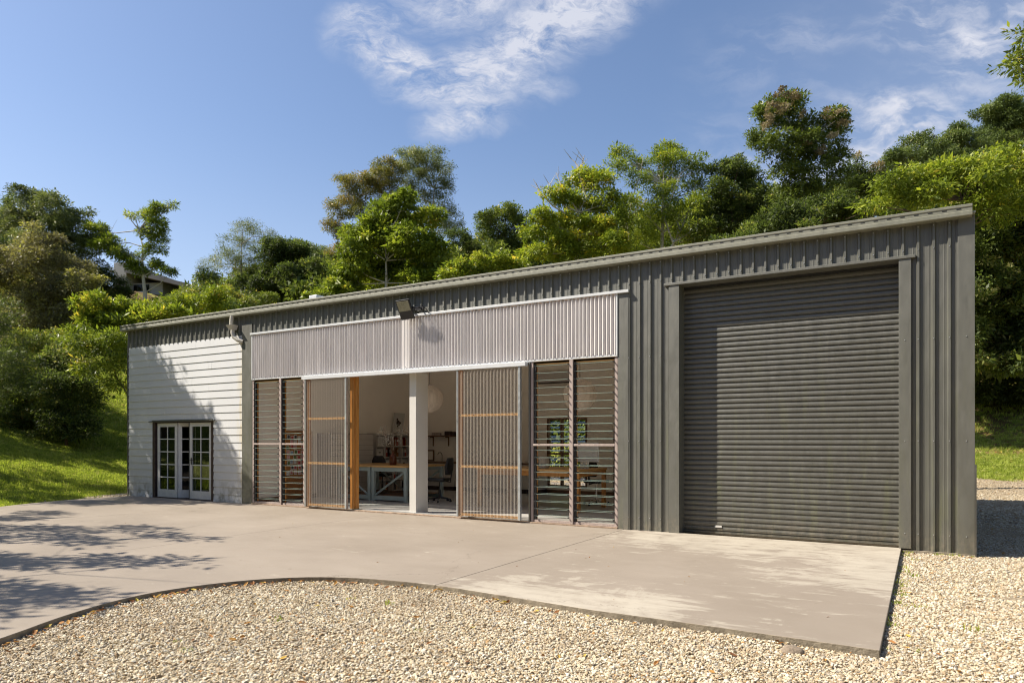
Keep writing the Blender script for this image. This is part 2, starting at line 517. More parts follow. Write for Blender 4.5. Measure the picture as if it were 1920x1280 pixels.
class MB:
    def __init__(s): s.v = []; s.f = []; s.m = []
    def add(s, vs, fs, mi=0):
        k = len(s.v)
        s.v += [tuple(q) for q in vs]
        for f in fs:
            s.f.append(tuple(k + i for i in f)); s.m.append(mi)
        return s
    def box(s, x0, x1, y0, y1, z0, z1, mi=0, M=None):
        vs = [(x0, y0, z0), (x1, y0, z0), (x1, y1, z0), (x0, y1, z0), (x0, y0, z1), (x1, y0, z1), (x1, y1, z1), (x0, y1, z1)]
        if M is not None: vs = [M @ Vector(q) for q in vs]
        return s.add(vs, [(0, 3, 2, 1), (4, 5, 6, 7), (0, 1, 5, 4), (1, 2, 6, 5), (2, 3, 7, 6), (3, 0, 4, 7)], mi)
    def tube(s, pts, r, n=8, mi=0, cap=True):
        pts = [Vector(p) for p in pts]
        rs = r if isinstance(r, (list, tuple)) else [r] * len(pts)
        k = len(s.v)
        up = Vector((0, 0, 1))
        for i, p in enumerate(pts):
            d = (pts[min(i + 1, len(pts) - 1)] - pts[max(i - 1, 0)])
            d = d.normalized() if d.length > 1e-9 else up
            a = d.cross(Vector((0, 0, 1)) if abs(d.z) < .95 else Vector((1, 0, 0))).normalized()
            c = d.cross(a)
            for j in range(n):
                t = 2 * math.pi * j / n
                s.v.append(tuple(p + (a * math.cos(t) + c * math.sin(t)) * rs[i]))
        for i in range(len(pts) - 1):
            for j in range(n):
                a0 = k + i * n + j; a1 = k + i * n + (j + 1) % n
                s.f.append((a0, a0 + n, a1 + n, a1)); s.m.append(mi)
        if cap:
            s.f.append(tuple(k + j for j in range(n))); s.m.append(mi)
            e = k + (len(pts) - 1) * n
            s.f.append(tuple(e + n - 1 - j for j in range(n))); s.m.append(mi)
        return s
    def extrude(s, prof, axis, a0, a1, closed=False, mi=0):
        """prof: list of 2D points; axis 'x' -> prof is (y,z); axis 'z' -> prof is (x,y)"""
        n = len(prof)
        def P(q, a): return (a, q[0], q[1]) if axis == 'x' else (q[0], q[1], a)
        vs = [P(q, a0) for q in prof] + [P(q, a1) for q in prof]
        fs = []
        for i in range(n if closed else n - 1):
            j = (i + 1) % n
            fs.append((i, j, n + j, n + i))
        if closed:
            fs.append(tuple(range(n))[::-1]); fs.append(tuple(range(n, 2 * n)))
        return s.add(vs, fs, mi)
    def sphere(s, c, r, nu=24, nv=14, ripple=0, mi=0):
        k = len(s.v)
        r3 = r if isinstance(r, (tuple, list)) else (r, r, r)
        for i in range(nv + 1):
            ph = math.pi * i / nv
            rr = 1 - (ripple if i % 2 else 0)
            for j in range(nu):
                t = 2 * math.pi * j / nu
                s.v.append((c[0] + r3[0] * rr * math.sin(ph) * math.cos(t), c[1] + r3[1] * rr * math.sin(ph) * math.sin(t), c[2] + r3[2] * math.cos(ph)))
        for i in range(nv):
            for j in range(nu):
                a = k + i * nu + j; b_ = k + i * nu + (j + 1) % nu
                s.f.append((a, a + nu, b_ + nu, b_)); s.m.append(mi)
        return s
    def mesh(s, name, mats, smooth=False):
        me = bpy.data.meshes.new(name)
        me.from_pydata(s.v, [], s.f)
        for m in (mats if isinstance(mats, (list, tuple)) else [mats]): me.materials.append(m)
        if any(s.m): me.polygons.foreach_set('material_index', s.m)
        bm = bmesh.new(); bm.from_mesh(me); bmesh.ops.recalc_face_normals(bm, faces=bm.faces); bm.to_mesh(me); bm.free()
        if smooth: me.polygons.foreach_set('use_smooth', [True] * len(me.polygons))
        me.update()
        return me
    def build(s, name, mats, parent=None, bevel=0., smooth=False, loc=None):
        o = bpy.data.objects.new(name, s.mesh(name, mats, smooth))
        COL.objects.link(o)
        o.parent = parent
        if loc: o.location = loc
        if bevel:
            bv = o.modifiers.new('bevel', 'BEVEL'); bv.width = bevel; bv.segments = 2; bv.limit_method = 'ANGLE'
        return o


def inst(name, mesh, parent, loc=(0, 0, 0), rot=(0, 0, 0), scale=(1, 1, 1)):
    o = bpy.data.objects.new(name, mesh)
    COL.objects.link(o)
    o.parent = parent
    o.location = loc; o.rotation_euler = rot; o.scale = scale
    return o


def P(px, py, t):
    """a point of the world on the sight line of a photograph pixel, t metres deep"""
    X = (px - 960) / FPX * t
    return Vector((X * C_ - t * S_, X * S_ + t * C_ + CAMY, EYE + (826 - py) / FPX * t))


# ------------------------------------------------------------------ terrain
def terr(x, y):
    x = np.asarray(x, float); y = np.asarray(y, float)
    bx = np.clip(-18.04 - .49 * (y + 3.2), -21.5, -10.5)
    hx = np.maximum(0, bx - x)
    hy = np.maximum(0, y - 12.7)
    hr = np.maximum(0, x - 6.5)
    d = np.sqrt(hx ** 2 + hy ** 2)
    dc = np.minimum(d, 36)
    g = .09 * dc + .008 * dc ** 2 + .13 * np.maximum(0, np.minimum(d, 120) - 36)
    base = -.20 + .05 * (np.clip(y, 5, 16) - 5)
    dr = np.minimum(hr, 40)
    z = base + g + .10 * dr * np.clip((y + 18) / 20, 0, 1)
    z += np.clip(d - 3, 0, 10) / 10 * (.35 * np.sin(x * .23 + 1) * np.cos(y * .19) + .12 * np.sin(x * .71 + y * .5))
    z += .03 * np.clip(d, 0, 1) * np.sin(x * 1.9) * np.sin(y * 1.7 + 1)
    return z


def tz(x, y): return float(terr(x, y))


def grid_mesh(name, xs, ys, zf, mat):
    X, Y = np.meshgrid(xs, ys)
    Z = zf(X, Y)
    nx, ny = len(xs), len(ys)
    co = np.stack([X, Y, Z], -1).reshape(-1, 3)
    i, j = np.meshgrid(np.arange(nx - 1), np.arange(ny - 1))
    a = (j * nx + i).ravel()
    q = np.stack([a, a + 1, a + nx + 1, a + nx], -1)
    return np_mesh(name, co, q, mat, smooth=True)


def np_mesh(name, co, quads, mat, tone=None, smooth=False):
    me = bpy.data.meshes.new(name)
    k = quads.shape[1]
    me.vertices.add(len(co)); me.vertices.foreach_set('co', co.astype(np.float32).ravel())
    me.loops.add(quads.size); me.loops.foreach_set('vertex_index', quads.astype(np.int32).ravel())
    me.polygons.add(len(quads))
    me.polygons.foreach_set('loop_start', np.arange(0, quads.size, k, dtype=np.int32))
    me.polygons.foreach_set('loop_total', np.full(len(quads), k, dtype=np.int32))
    if smooth: me.polygons.foreach_set('use_smooth', np.ones(len(quads), bool))
    me.update(calc_edges=True)
    me.materials.append(mat)
    if tone is not None:
        at = me.attributes.new('tone', 'FLOAT', 'FACE')
        at.data.foreach_set('value', tone.astype(np.float32))
    return me


def spaced(a, b, near0, near1, fine, coarse_n):
    lo = near0 - (near0 - a) * (np.linspace(0, 1, coarse_n)[::-1] ** 1.8)
    hi = near1 + (b - near1) * (np.linspace(0, 1, coarse_n) ** 1.8)
    mid = np.arange(near0, near1, fine)
    return np.unique(np.concatenate([lo, mid, hi]))


xs = spaced(-420, 320, -48, 14, .45, 50)
ys = spaced(-160, 480, -14, 34, .45, 50)
ground = inst('ground', grid_mesh('ground', xs, ys, terr, MT['terrain']), None)
tag(ground, 'sloping lawn and wooded hillside around the shed', kind='structure')


def gravz(x, y):
    return -.06 + .05 * (np.clip(y, 5, 16) - 5) + .012 * np.sin(x * 1.3 + .7) * np.sin(y * 1.1) + .006 * np.sin(x * 3.9) * np.cos(y * 4.3)


gx = np.linspace(-26, 12, 130); gy = np.linspace(-26, 15, 140)
gravel_sheet = inst('gravel_ground', grid_mesh('gravel_ground', gx, gy, gravz, MT['gravel_bed']), None)
tag(gravel_sheet, 'cream gravel yard beside and in front of the concrete', kind='structure')

# ------------------------------------------------------------------ slab
SLAB = [(-19.3, 0.0), (-19.42, -1.0), (-19.35, -2.1), (-18.85, -3.4), (-17.6, -5.4), (-15.6, -7.8), (-13.6, -10.2), (-12.2, -13.5), (-11.6, -24),
        (-5.3, -24), (-5.35, -15), (-5.6, -11.5), (-5.95, -9.7), (-6.22, -8.93), (-6.62, -8.2), (-6.83, -7.46), (-6.73, -6.84), (-6.46, -6.28),
        (-6.0, -5.83), (-5.4, -5.6), (-4.59, -5.5), (-3.53, -5.6), (-2.65, -5.68), (-1.7, -5.69), (-.28, -5.74), (-.28, 0.0)]


def smooth_poly(pts, idx0, idx1, it=2):
    a = pts[:idx0]; m = pts[idx0:idx1]; z = pts[idx1:]
    for _ in range(it):
        r = [m[0]]
        for p, q in zip(m[:-1], m[1:]):
            r += [(p[0] * .75 + q[0] * .25, p[1] * .75 + q[1] * .25), (p[0] * .25 + q[0] * .75, p[1] * .25 + q[1] * .75)]
        r.append(m[-1]); m = r
    return a + m + z


SLAB = smooth_poly(SLAB, 1, 8)
i0 = SLAB.index((-5.35, -15)); i1 = SLAB.index((-3.53, -5.6))
SLAB = smooth_poly(SLAB, i0, i1 + 1)


def slab_piece(x0, x1, y0=None, y1=None):
    bm = bmesh.new()
    vs = [bm.verts.new((x, y, 0)) for x, y in SLAB]
    bm.faces.new(vs)
    def cut(co, no):
        bmesh.ops.bisect_plane(bm, geom=bm.verts[:] + bm.edges[:] + bm.faces[:], plane_co=co, plane_no=no, clear_outer=True)
    if x0 is not None: cut((x0, 0, 0), (-1, 0, 0))
    if x1 is not None: cut((x1, 0, 0), (1, 0, 0))
    if y0 is not None: cut((0, y0, 0), (0, -1, 0))
    if y1 is not None: cut((0, y1, 0), (0, 1, 0))
    r = bmesh.ops.extrude_face_region(bm, geom=bm.faces[:])
    for v in [g for g in r['geom'] if isinstance(g, bmesh.types.BMVert)]: v.co.z -= .16
    bmesh.ops.recalc_face_normals(bm, faces=bm.faces)
    for f in bm.faces: f.material_index = 0 if abs(f.normal.z) > .5 else 1
    me = bpy.data.meshes.new('concrete_panel')
    bm.to_mesh(me); bm.free()
    me.materials.append(MT['concrete']); me.materials.append(MT['concrete_edge'])
    return me


slab = empty('concrete_slab', (0, 0, 0), 0, 'broad smooth concrete apron with a curved front edge before the shed')
slab['kind'] = 'structure'
G = .003
for (a, c, e, f) in ((-4.53 + G, None, None, None), (-9.75 + G, -4.53 - G, None, None), (-14.6 + G, -9.75 - G, -5.1 + G, None), (-14.6 + G, -9.75 - G, None, -5.1 - G), (None, -14.6 - G, None, None)):
    o = inst('concrete_panel', slab_piece(a, c, e, f), slab)
    bv = o.modifiers.new('bevel', 'BEVEL'); bv.width = .006; bv.segments = 2; bv.limit_method = 'ANGLE'; bv.angle_limit = math.radians(50)


def in_slab(x, y, pad=0.):
    x = np.asarray(x); y = np.asarray(y)
    ins = np.zeros(x.shape, bool)
    n = len(SLAB)
    for i in range(n):
        x1, y1 = SLAB[i]; x2, y2 = SLAB[(i + 1) % n]
        c = ((y1 > y) != (y2 > y)) & (x < (x2 - x1) * (y - y1) / (y2 - y1 + 1e-12) + x1)
        ins ^= c
    return ins


# ------------------------------------------------------------------ scattering (stuff)
def proto_collection(name, meshes):
    c = bpy.data.collections.new(name)
    for k, me in enumerate(meshes):
        o = bpy.data.objects.new('%s_piece' % name, me)
        c.objects.link(o)
    return c


def scatter(name, pts, rot, scale, coll, label):
    me = bpy.data.meshes.new(name)
    me.vertices.add(len(pts)); me.vertices.foreach_set('co', pts.astype(np.float32).ravel())
    a = me.attributes.new('rot', 'FLOAT_VECTOR', 'POINT'); a.data.foreach_set('vector', rot.astype(np.float32).ravel())
    a = me.attributes.new('scl', 'FLOAT_VECTOR', 'POINT'); a.data.foreach_set('vector', scale.astype(np.float32).ravel())
    me.update()
    o = inst(name, me, None)
    ng = bpy.data.node_groups.new(name + '_scatter', 'GeometryNodeTree')
    ng.interface.new_socket(name='Geometry', in_out='INPUT', socket_type='NodeSocketGeometry')
    ng.interface.new_socket(name='Geometry', in_out='OUTPUT', socket_type='NodeSocketGeometry')
    gi = ng.nodes.new('NodeGroupInput'); go = ng.nodes.new('NodeGroupOutput')
    ci = ng.nodes.new('GeometryNodeCollectionInfo')
    ci.inputs['Collection'].default_value = coll
    ci.inputs['Separate Children'].default_value = True
    ci.inputs['Reset Children'].default_value = True
    ip = ng.nodes.new('GeometryNodeInstanceOnPoints')
    ip.inputs['Pick Instance'].default_value = True
    def attr(nm):
        n = ng.nodes.new('GeometryNodeInputNamedAttribute'); n.data_type = 'FLOAT_VECTOR'
        n.inputs['Name'].default_value = nm
        return n.outputs['Attribute']
    rv = ng.nodes.new('FunctionNodeRandomValue'); rv.data_type = 'INT'
    rv.inputs[4].default_value = 0; rv.inputs[5].default_value = len(coll.objects) - 1
    L = ng.links.new
    L(gi.outputs[0], ip.inputs['Points']); L(ci.outputs[0], ip.inputs['Instance'])
    L(rv.outputs[2], ip.inputs['Instance Index'])
    er = ng.nodes.new('FunctionNodeEulerToRotation'); L(attr('rot'), er.inputs[0]); L(er.outputs[0], ip.inputs['Rotation'])
    L(attr('scl'), ip.inputs['Scale']); L(ip.outputs[0], go.inputs[0])
    md = o.modifiers.new('scatter', 'NODES'); md.node_group = ng
    return tag(o, label, kind='stuff')


def stone_meshes(k=6):
    out = []
    r = np.random.default_rng(3)
    for i in range(k):
        bm = bmesh.new()
        bmesh.ops.create_icosphere(bm, subdivisions=1, radius=.5)
        sc = (r.uniform(.8, 1.3), r.uniform(.6, .95), r.uniform(.4, .65))
        for v in bm.verts:
            j = r.uniform(.78, 1.16)
            v.co = Vector((v.co.x * sc[0] * j, v.co.y * sc[1] * j, v.co.z * sc[2] * j))
        me = bpy.data.meshes.new('pebble'); bm.to_mesh(me); bm.free()
        me.materials.append(MT['stone'])
        out.append(me)
    return out


def camview(x, y, margin=80):
    dx = x; dy = y - CAMY
    X = dx * C_ + dy * S_; Y = -dx * S_ + dy * C_
    px = 960 + FPX * X / np.maximum(Y, .01)
    return Y, (Y > .5) & (px > -margin) & (px < 1920 + margin)


def gravel_points():
    out = []
    r = np.random.default_rng(5)
    # (region, density) — denser near the camera
    zones = [((-8, 5, -9.9, -3.0), 4600, 0, 7.2), ((-8, 7, -9.5, 9), 2900, 7.2, 11.5), ((-24, 8, -6, 12), 800, 11.5, 17), ((-24, 9, -6, 15), 330, 17, 30),
             ((-9, 6, -12.6, 2), 420, -9, 99)]
    for (x0, x1, y0, y1), dens, d0, d1 in zones:
        n = int((x1 - x0) * (y1 - y0) * dens)
        x = r.uniform(x0, x1, n); y = r.uniform(y0, y1, n)
        Y, vis = camview(x, y, 60)
        if d0 >= 0: k = vis & (Y >= d0) & (Y < d1)
        else: k = ~vis
        k &= ~in_slab(x, y)
        k &= ~((x > -19.6) & (x < .66) & (y > -.02) & (y < 7))
        k &= terr(x, y) < gravz(x, y)
        x = x[k]; y = y[k]
        # thin, patchy spots
        out.append(np.stack([x, y, gravz(x, y) + r.uniform(-.004, .010, len(x))], -1))
    return np.concatenate(out)


gp = gravel_points()
n = len(gp)
s0 = RNG.lognormal(math.log(.0188), .42, n).clip(.008, .045)
dist = np.hypot(gp[:, 0], gp[:, 1] - CAMY)
s0 *= np.where(dist > 16, 1.5, 1)
stones = scatter('gravel', gp, np.stack([RNG.normal(0, .45, n), RNG.normal(0, .45, n), RNG.uniform(0, 6.28, n)], -1),
                 np.stack([s0, s0, s0], -1), proto_collection('pebbles', stone_meshes()), 'loose cream and tan gravel stones')


def tuft_meshes(k=5, h=.06, spread=.10, blades=16, seed=8):
    out = []
    r = np.random.default_rng(seed)
    for i in range(k):
        v = []; f = []
        for j in range(blades):
            a = r.uniform(0, 6.28); rad = spread * math.sqrt(r.uniform(0, 1))
            bx, by = rad * math.cos(a), rad * math.sin(a)
            hh = h * r.uniform(.5, 1.25); w = .006
            da = r.uniform(0, 6.28); ln = hh * r.uniform(.2, .8)
            px, py = -math.sin(da) * w, math.cos(da) * w
            q = len(v)
            v += [(bx - px, by - py, -.01), (bx + px, by + py, -.01), (bx + math.cos(da) * ln * .4 + px * .7, by + math.sin(da) * ln * .4 + py * .7, hh * .65),
                  (bx + math.cos(da) * ln, by + math.sin(da) * ln, hh)]
            f += [(q, q + 1, q + 2), (q, q + 2, q + 3)]
        me = bpy.data.meshes.new('grass_tuft'); me.from_pydata(v, [], f); me.materials.append(MT['grass'])
        out.append(me)
    return out


def grass_points():
    r = np.random.default_rng(9)
    out = []
    for (x0, x1, y0, y1), dens in (((-34, -15, -8, 9), 130), ((-52, -22, -3, 24), 55), ((-2, 9, 13, 22), 150), ((-3, 14, 20, 34), 45)):
        n = int((x1 - x0) * (y1 - y0) * dens)
        x = r.uniform(x0, x1, n); y = r.uniform(y0, y1, n)
        Y, vis = camview(x, y, 120)
        k = vis & (terr(x, y) > gravz(x, y) - .02 + r.uniform(-.05, .05, n)) & ~in_slab(x, y)
        lit = (y > 18.5) & (x > -6) & (r.uniform(0, 1, n) < .6)
        k &= ~lit
        x = x[k]; y = y[k]
        out.append(np.stack([x, y, np.maximum(terr(x, y), np.where(y < 12, -.06, -9))], -1))
    # sprigs in the gravel and along the slab's edge
    n = 64
    x = r.uniform(-7, 4, n); y = r.uniform(-9, 2, n)
    x[:22] = -.28 + r.exponential(.06, 22) + .03; y[:22] = r.uniform(-5.6, -.1, 22)
    x[22:30] = r.uniform(-.25, .6, 8); y[22:30] = -.06
    k = ~in_slab(x, y) & ~((x < .65) & (y > -.05))
    out.append(np.stack([x[k], y[k], gravz(x[k], y[k])], -1))
    return np.concatenate(out)


gq = grass_points()
n = len(gq)
gs = RNG.uniform(.7, 1.5, n)
dd = np.hypot(gq[:, 0], gq[:, 1] - CAMY)
gs *= np.where(dd > 34, 1.5, 1)
near = (gq[:, 0] > -8) & (gq[:, 1] < 4)
gs[near] *= .55
gz = gs * RNG.uniform(.8, 1.3, n)
scatter('grass', gq, np.stack([RNG.normal(0, .1, n), RNG.normal(0, .1, n), RNG.uniform(0, 6.28, n)], -1),
        np.stack([gs, gs, gz], -1), proto_collection('tufts', tuft_meshes()), 'short lawn grass around the yard')


def leaf_litter():
    mats = [leaf_mat('fallen_leaves', [(0, (.16, .06, .025)), (.5, (.34, .16, .05)), (.85, (.45, .25, .07)), (1, (.45, .38, .06))], .2, .7, None)]
    ms = []
    r = np.random.default_rng(4)
    for i in range(4):
        c = r.uniform(.1, .35)
        v = [(-.5, 0, .02), (-.15, .2, c * .3), (.2, .17, c * .4), (.5, 0, .1), (.2, -.17, c * .3), (-.15, -.2, c * .5), (0, 0, 0)]
        f = [(6, 0, 1), (6, 1, 2), (6, 2, 3), (6, 3, 4), (6, 4, 5), (6, 5, 0)]
        me = bpy.data.meshes.new('leaf'); me.from_pydata(v, [], f); me.materials.append(mats[0]); ms.append(me)
    n = 1500
    x = r.uniform(-7.5, 5, n); y = r.uniform(-9.5, 8, n)
    k = ~in_slab(x, y) & ~((x < .7) & (y > -.05)) & (r.uniform(0, 1, n) < .5)
    p1 = np.stack([x[k], y[k], gravz(x[k], y[k]) + .018], -1)
    # a drift of leaves along the slab's edge
    e = []
    for i in range(220):
        q = r.integers(i0, len(SLAB) - 2)
        (ax, ay), (bx, by) = SLAB[q], SLAB[q + 1]
        t = r.uniform(); nx, ny = by - ay, -(bx - ax); L = math.hypot(nx, ny) + 1e-9
        off = r.exponential(.07) + .02
        X, Y = ax + (bx - ax) * t - nx / L * off * -1, ay + (by - ay) * t - ny / L * off * -1
        if not in_slab(np.array([X]), np.array([Y]))[0]: e.append((X, Y, float(gravz(X, Y)) + .02))
    # a few on the concrete
    m = 46
    cx = r.uniform(-18, -.6, m); cy = r.uniform(-5.4, -.3, m)
    p3 = np.stack([cx, cy, np.full(m, .002)], -1)
    # under the back trees
    bx = r.uniform(0, 8, 500); by = r.uniform(16.5, 24, 500)
    p4 = np.stack([bx, by, terr(bx, by) + .03], -1)
    P_ = np.concatenate([p1, np.array(e), p3, p4])
    N = len(P_)
    s = r.uniform(.03, .085, N); s[len(p1) + len(e):len(p1) + len(e) + m] *= .45
    s[-500:] *= 1.8
    scatter('leaf_litter', P_, np.stack([r.normal(0, .3, N), r.normal(0, .3, N), r.uniform(0, 6.28, N)], -1), np.stack([s, s, s], -1),
            proto_collection('litter', ms), 'dry orange and brown fallen leaves')


leaf_litter()

# ------------------------------------------------------------------ the shed
XL, XR, DEP, ZT = -19.44, .61, 6.65, 4.66
shed = empty('workshop_shed', (0, 0, 0), 0, 'long dark grey steel clad workshop shed with a white boarded end', 'shed')

RIB = .19


def clad_profile(x0, x1, phase=0.):
    pts = []
    k0 = math.floor((x0 - phase) / RIB) - 1
    shape = [(0, 0), (.022, 0), (.026, -.003), (.034, -.003), (.038, 0), (.082, 0), (.086, -.003), (.094, -.003), (.098, 0), (.125, 0), (.138, -.030), (.166, -.030), (.179, 0)]
    k = k0
    while phase + k * RIB < x1 + RIB:
        for dx, y in shape:
            pts.append((phase + k * RIB + dx, y))
        k += 1
    # clip
    def yat(x):
        for (a, ya), (c, yc) in zip(pts[:-1], pts[1:]):
            if a <= x <= c: return ya + (yc - ya) * (x - a) / max(c - a, 1e-9)
        return 0
    r = [(x0, yat(x0))] + [q for q in pts if x0 < q[0] < x1] + [(x1, yat(x1))]
    return r


def clad(x0, x1, z0, z1, phase=-4.40):
    """front wall sheets, each four ribs wide"""
    w = RIB * 4
    k = math.floor((x0 - phase) / w)
    a = x0
    i = 0
    while a < x1 - .01:
        b_ = min(phase + (k + 1) * w, x1)
        if b_ - a > .03:
            pr = clad_profile(a, b_, phase)
            off = .0008 * (i % 2)
            pr = [(x, y - off) for x, y in pr]
            m = MB().extrude(pr, 'z', z0, z1)
            m.extrude([(x, y + .004) for x, y in pr][::-1], 'z', z0, z1)
            m.build('cladding_sheet', MT['clad'], shed)
        a = b_; k += 1; i += 1


clad(XL, -4.44, 4.155, ZT)
clad(-4.44, -3.715, .0, ZT)
clad(-3.715, -.155, 4.215, ZT)
clad(-.155, .415, -.02, ZT)
# flat trims
tr = lambda x0, x1, y0, y1, z0, z1, nm='corner_trim', mt='trim', bv=.004: MB().box(x0, x1, y0, y1, z0, z1).build(nm, MT[mt], shed, bv)
tr(.41, XR, -.034, .02, -.02, ZT)
tr(XR - .004, XR + .02, -.03, 1.4, -.06, 1.22, 'side_flashing', 'roller')
tr(-14.57, -14.2, -.038, .02, 0, 4.43, 'post_trim')
tr(-4.64, -4.44, -.036, .02, 0, 4.153, 'post_trim')
tr(XL - .02, XL + .045, -.036, .02, 0, 4.153, 'corner_trim', 'roller')
tr(-3.72, -3.54, -.045, .30, 0, 4.17, 'door_jamb')
tr(-.31, -.155, -.045, .30, -.0, 4.17, 'door_jamb')
tr(-3.80, -.10, -.060, .30, 4.17, 4.213, 'door_lintel')
tr(-.28, XR + .005, -.035, .35, -.20, -.021, 'footing', 'concrete_edge')
# screws on the cladding
m = MB()
for z in (.22, 1.55, 3.0, 4.28, 4.6):
    k = -4.40 + .152
    x = k - RIB * 90
    while x < .45:
        on = (z > 4.2) or (-4.44 < x < -3.74) or (-.15 < x < .4)
        if on and -19.4 < x: m.box(x - .006, x + .006, -.038, -.030, z - .006, z + .006)
        x += RIB
for z in (.22, 1.55, 3.0): m.box(.505, .517, -.040, -.033, z - .006, z + .006); m.box(-.24, -.228, -.051, -.044, z - .006, z + .006)
o = m.build('screws', MT['galv'], shed); o['kind'] = 'stuff'

# gutter with its slotted face
gz0, gz1 = 4.64, 4.80
gp_ = [(-.0, gz0), (-.138, gz0), (-.145, gz0 + .012), (-.145, gz0 + .060), (-.136, gz0 + .068), (-.136, gz0 + .118), (-.145, gz0 + .126), (-.145, gz1 - .006), (-.139, gz1),
       (-.123, gz1), (-.123, gz0 + .02), (-.0, gz0 + .02)]
for i, (a, c) in enumerate(((-19.62, -14.9), (-14.9, -9.2), (-9.2, -5.05), (-5.05, -1.3), (-1.3, .575))):
    g = MB().extrude([(y - .001 * (i % 2), z) for y, z in gp_], 'x', a, c, True)
    g.build('gutter_length', MT['gutter'], shed)
m = MB()
x = -19.5
while x < .5:
    m.box(x, x + .055, -.1395, -.133, gz0 + .098, gz0 + .108)
    x += .17
o = m.build('gutter_slots', MT['darkmetal'], shed); o['kind'] = 'stuff'
m = MB().box(XL - .12, XR, -.02, DEP + .1, 4.672, 4.70)
for i in range(104):
    x = XL - .1 + i * .193
    m.box(x, x + .03, -.120, DEP + .1, 4.702, 4.73)
m.box(XL - .12, XR, -.121, -.022, 4.675, 4.70)
m.build('roof', MT['roof'], shed)
c_ = P(594, 556, 22)
MB().box(-.17, .17, -.17, .17, -.4, .02).build('roof_cowl', MT['white_metal'], shed, .02, loc=tuple(c_))

# side, rear walls and inner lining
tr(XR - .06, XR - .006, .03, DEP, -.02, ZT, 'side_wall', 'clad', 0)
tr(XL, XL + .06, .03, DEP, -.02, ZT, 'side_wall', 'clad', 0)
wx0, wx1, wz0, wz1 = -9.47, -8.2, .22, 2.2
m = MB()
for a, c, e, f in ((XL + .06, wx0, 0, ZT), (wx1, XR - .06, 0, ZT), (wx0, wx1, 0, wz0), (wx0, wx1, wz1, ZT)):
    m.box(a, c, DEP - .04, DEP, e, f)
m.build('rear_wall', MT['clad'], shed)
m = MB()
for a, c, e, f in ((-14.2, wx0, .03, 4.4), (wx1, -4.4, .03, 4.4), (wx0, wx1, .03, wz0), (wx0, wx1, wz1, 4.4)):
    m.box(a, c, DEP - .12, DEP - .042, e, f)
m.build('inner_rear_wall', MT['wall_in'], shed)
MB().box(-14.3, -14.2, .12, DEP - .12, .03, 4.4).build('inner_side_wall', MT['wall_in'], shed)
MB().box(-4.4, -4.3, .12, DEP - .12, .03, 4.4).build('inner_side_wall', MT['wall_in'], shed)
MB().box(-14.3, -4.3, .12, DEP - .05, 4.4, 4.46).build('ceiling', MT['ceiling'], shed)
MB().box(-14.3, -4.3, .10, DEP - .05, -.1, .03).build('floor', MT['floor_in'], shed)
m = MB(); m.box(-14.195, -14.18, .13, DEP - .13, .031, .13); m.box(-14.18, wx1 + 3, DEP - .135, DEP - .121, .031, .13)
m.build('skirting_board', MT['wood_shelf'], shed)
MB().box(XL + .06, -14.3, .10, DEP - .05, -.1, .015).build('floor', MT['floor_in'], shed)
MB().box(-4.3, XR - .06, .31, DEP - .05, -.1, .002).build('floor', MT['floor_in'], shed)

# rear louvred window
rw = MB()
for a, c in ((wx0, wx0 + .05), (wx1 - .05, wx1), ((wx0 + wx1) / 2 - .2, (wx0 + wx1) / 2 - .14)): rw.box(a, c, DEP - .14, DEP - .02, wz0, wz1)
for z in (wz0, 1.15, wz1 - .05): rw.box(wx0 + .05, wx1 - .05, DEP - .135, DEP - .03, z, z + .05)
rwo = rw.build('rear_window', MT['wood_shelf'], shed)
bl = MB()
Mx = Matrix.Rotation(math.radians(28), 4, 'X')
bl.box(0, 1.16, -.055, .055, -.003, .003, 0, Mx)
blm = bl.mesh('glass_blade', MT['glass'])
for i in range(14):
    z = wz0 + .1 + i * .135
    inst('glass_blade', blm, rwo, (wx0 + .055, DEP - .07, z))

# weatherboards
H_ = 4.155 / 22
DX0, DX1 = -18.27, -15.68


def board(x0, x1, k, jog=0.):
    z0 = k * H_; z1 = z0 + H_ + .012
    pr = [(-.030 - jog, z0 + .002), (-.027 - jog, z0), (-.010, z0), (-.010, z1), (-.0145 - jog, z1)]
    MB().extrude(pr, 'x', x0, x1, True).build('weatherboard', MT['boards'], shed)


rb = random.Random(21)
for k in range(22):
    zc = k * H_
    spans = [(XL + .046, -14.572)]
    if zc < 2.04 - .1: spans = [(XL + .046, DX0), (DX1, -14.572)]
    for a, c in spans:
        cuts = [a]
        if c - a > 3: cuts += sorted([a + (1.15, 2.9, 1.75, 3.6, .9)[k % 5] + rb.uniform(-.1, .1)] + ([a + 3.6 + rb.uniform(-.1, .1)] if k % 3 == 0 else []))
        cuts.append(c)
        cuts = [cuts[0]] + [q for q in cuts[1:-1] if q - cuts[0] > .4 and cuts[-1] - q > .4] + [cuts[-1]]
        for p_, q_ in zip(cuts[:-1], cuts[1:]):
            if q_ - p_ > .05: board(p_ + (.002 if p_ > a else 0), q_ - (.002 if q_ < c else 0), k, rb.uniform(0, .0015))
MB().box(XL + .05, DX0, .0, .06, 0, 4.15).box(DX1, -14.58, .0, .06, 0, 4.15).box(DX0, DX1, .0, .06, 2.08, 4.15).build('wall_frame', MT['doorframe'], shed)

# french doors
fr = MB()
fr.box(DX0 - .0, DX0 + .11, -.030, .14, 0, 2.05); fr.box(DX1 - .09, DX1, -.030, .14, 0, 2.05)
fr.box(DX0, DX1, -.030, .14, 2.05, 2.085)
fr.box(DX0 + .11, DX1 - .09, -.02, .14, 0, .025)
fr.build('door_frame', MT['doorframe'], shed, .003)
MB().box(DX0 - .12, DX1 + .10, -.075, -.038, 2.06, 2.085).box(DX0 + .0, DX1 - .0, -.045, -.037, 2.085, 2.11).build('drip_rail', MT['roller'], shed, .003)


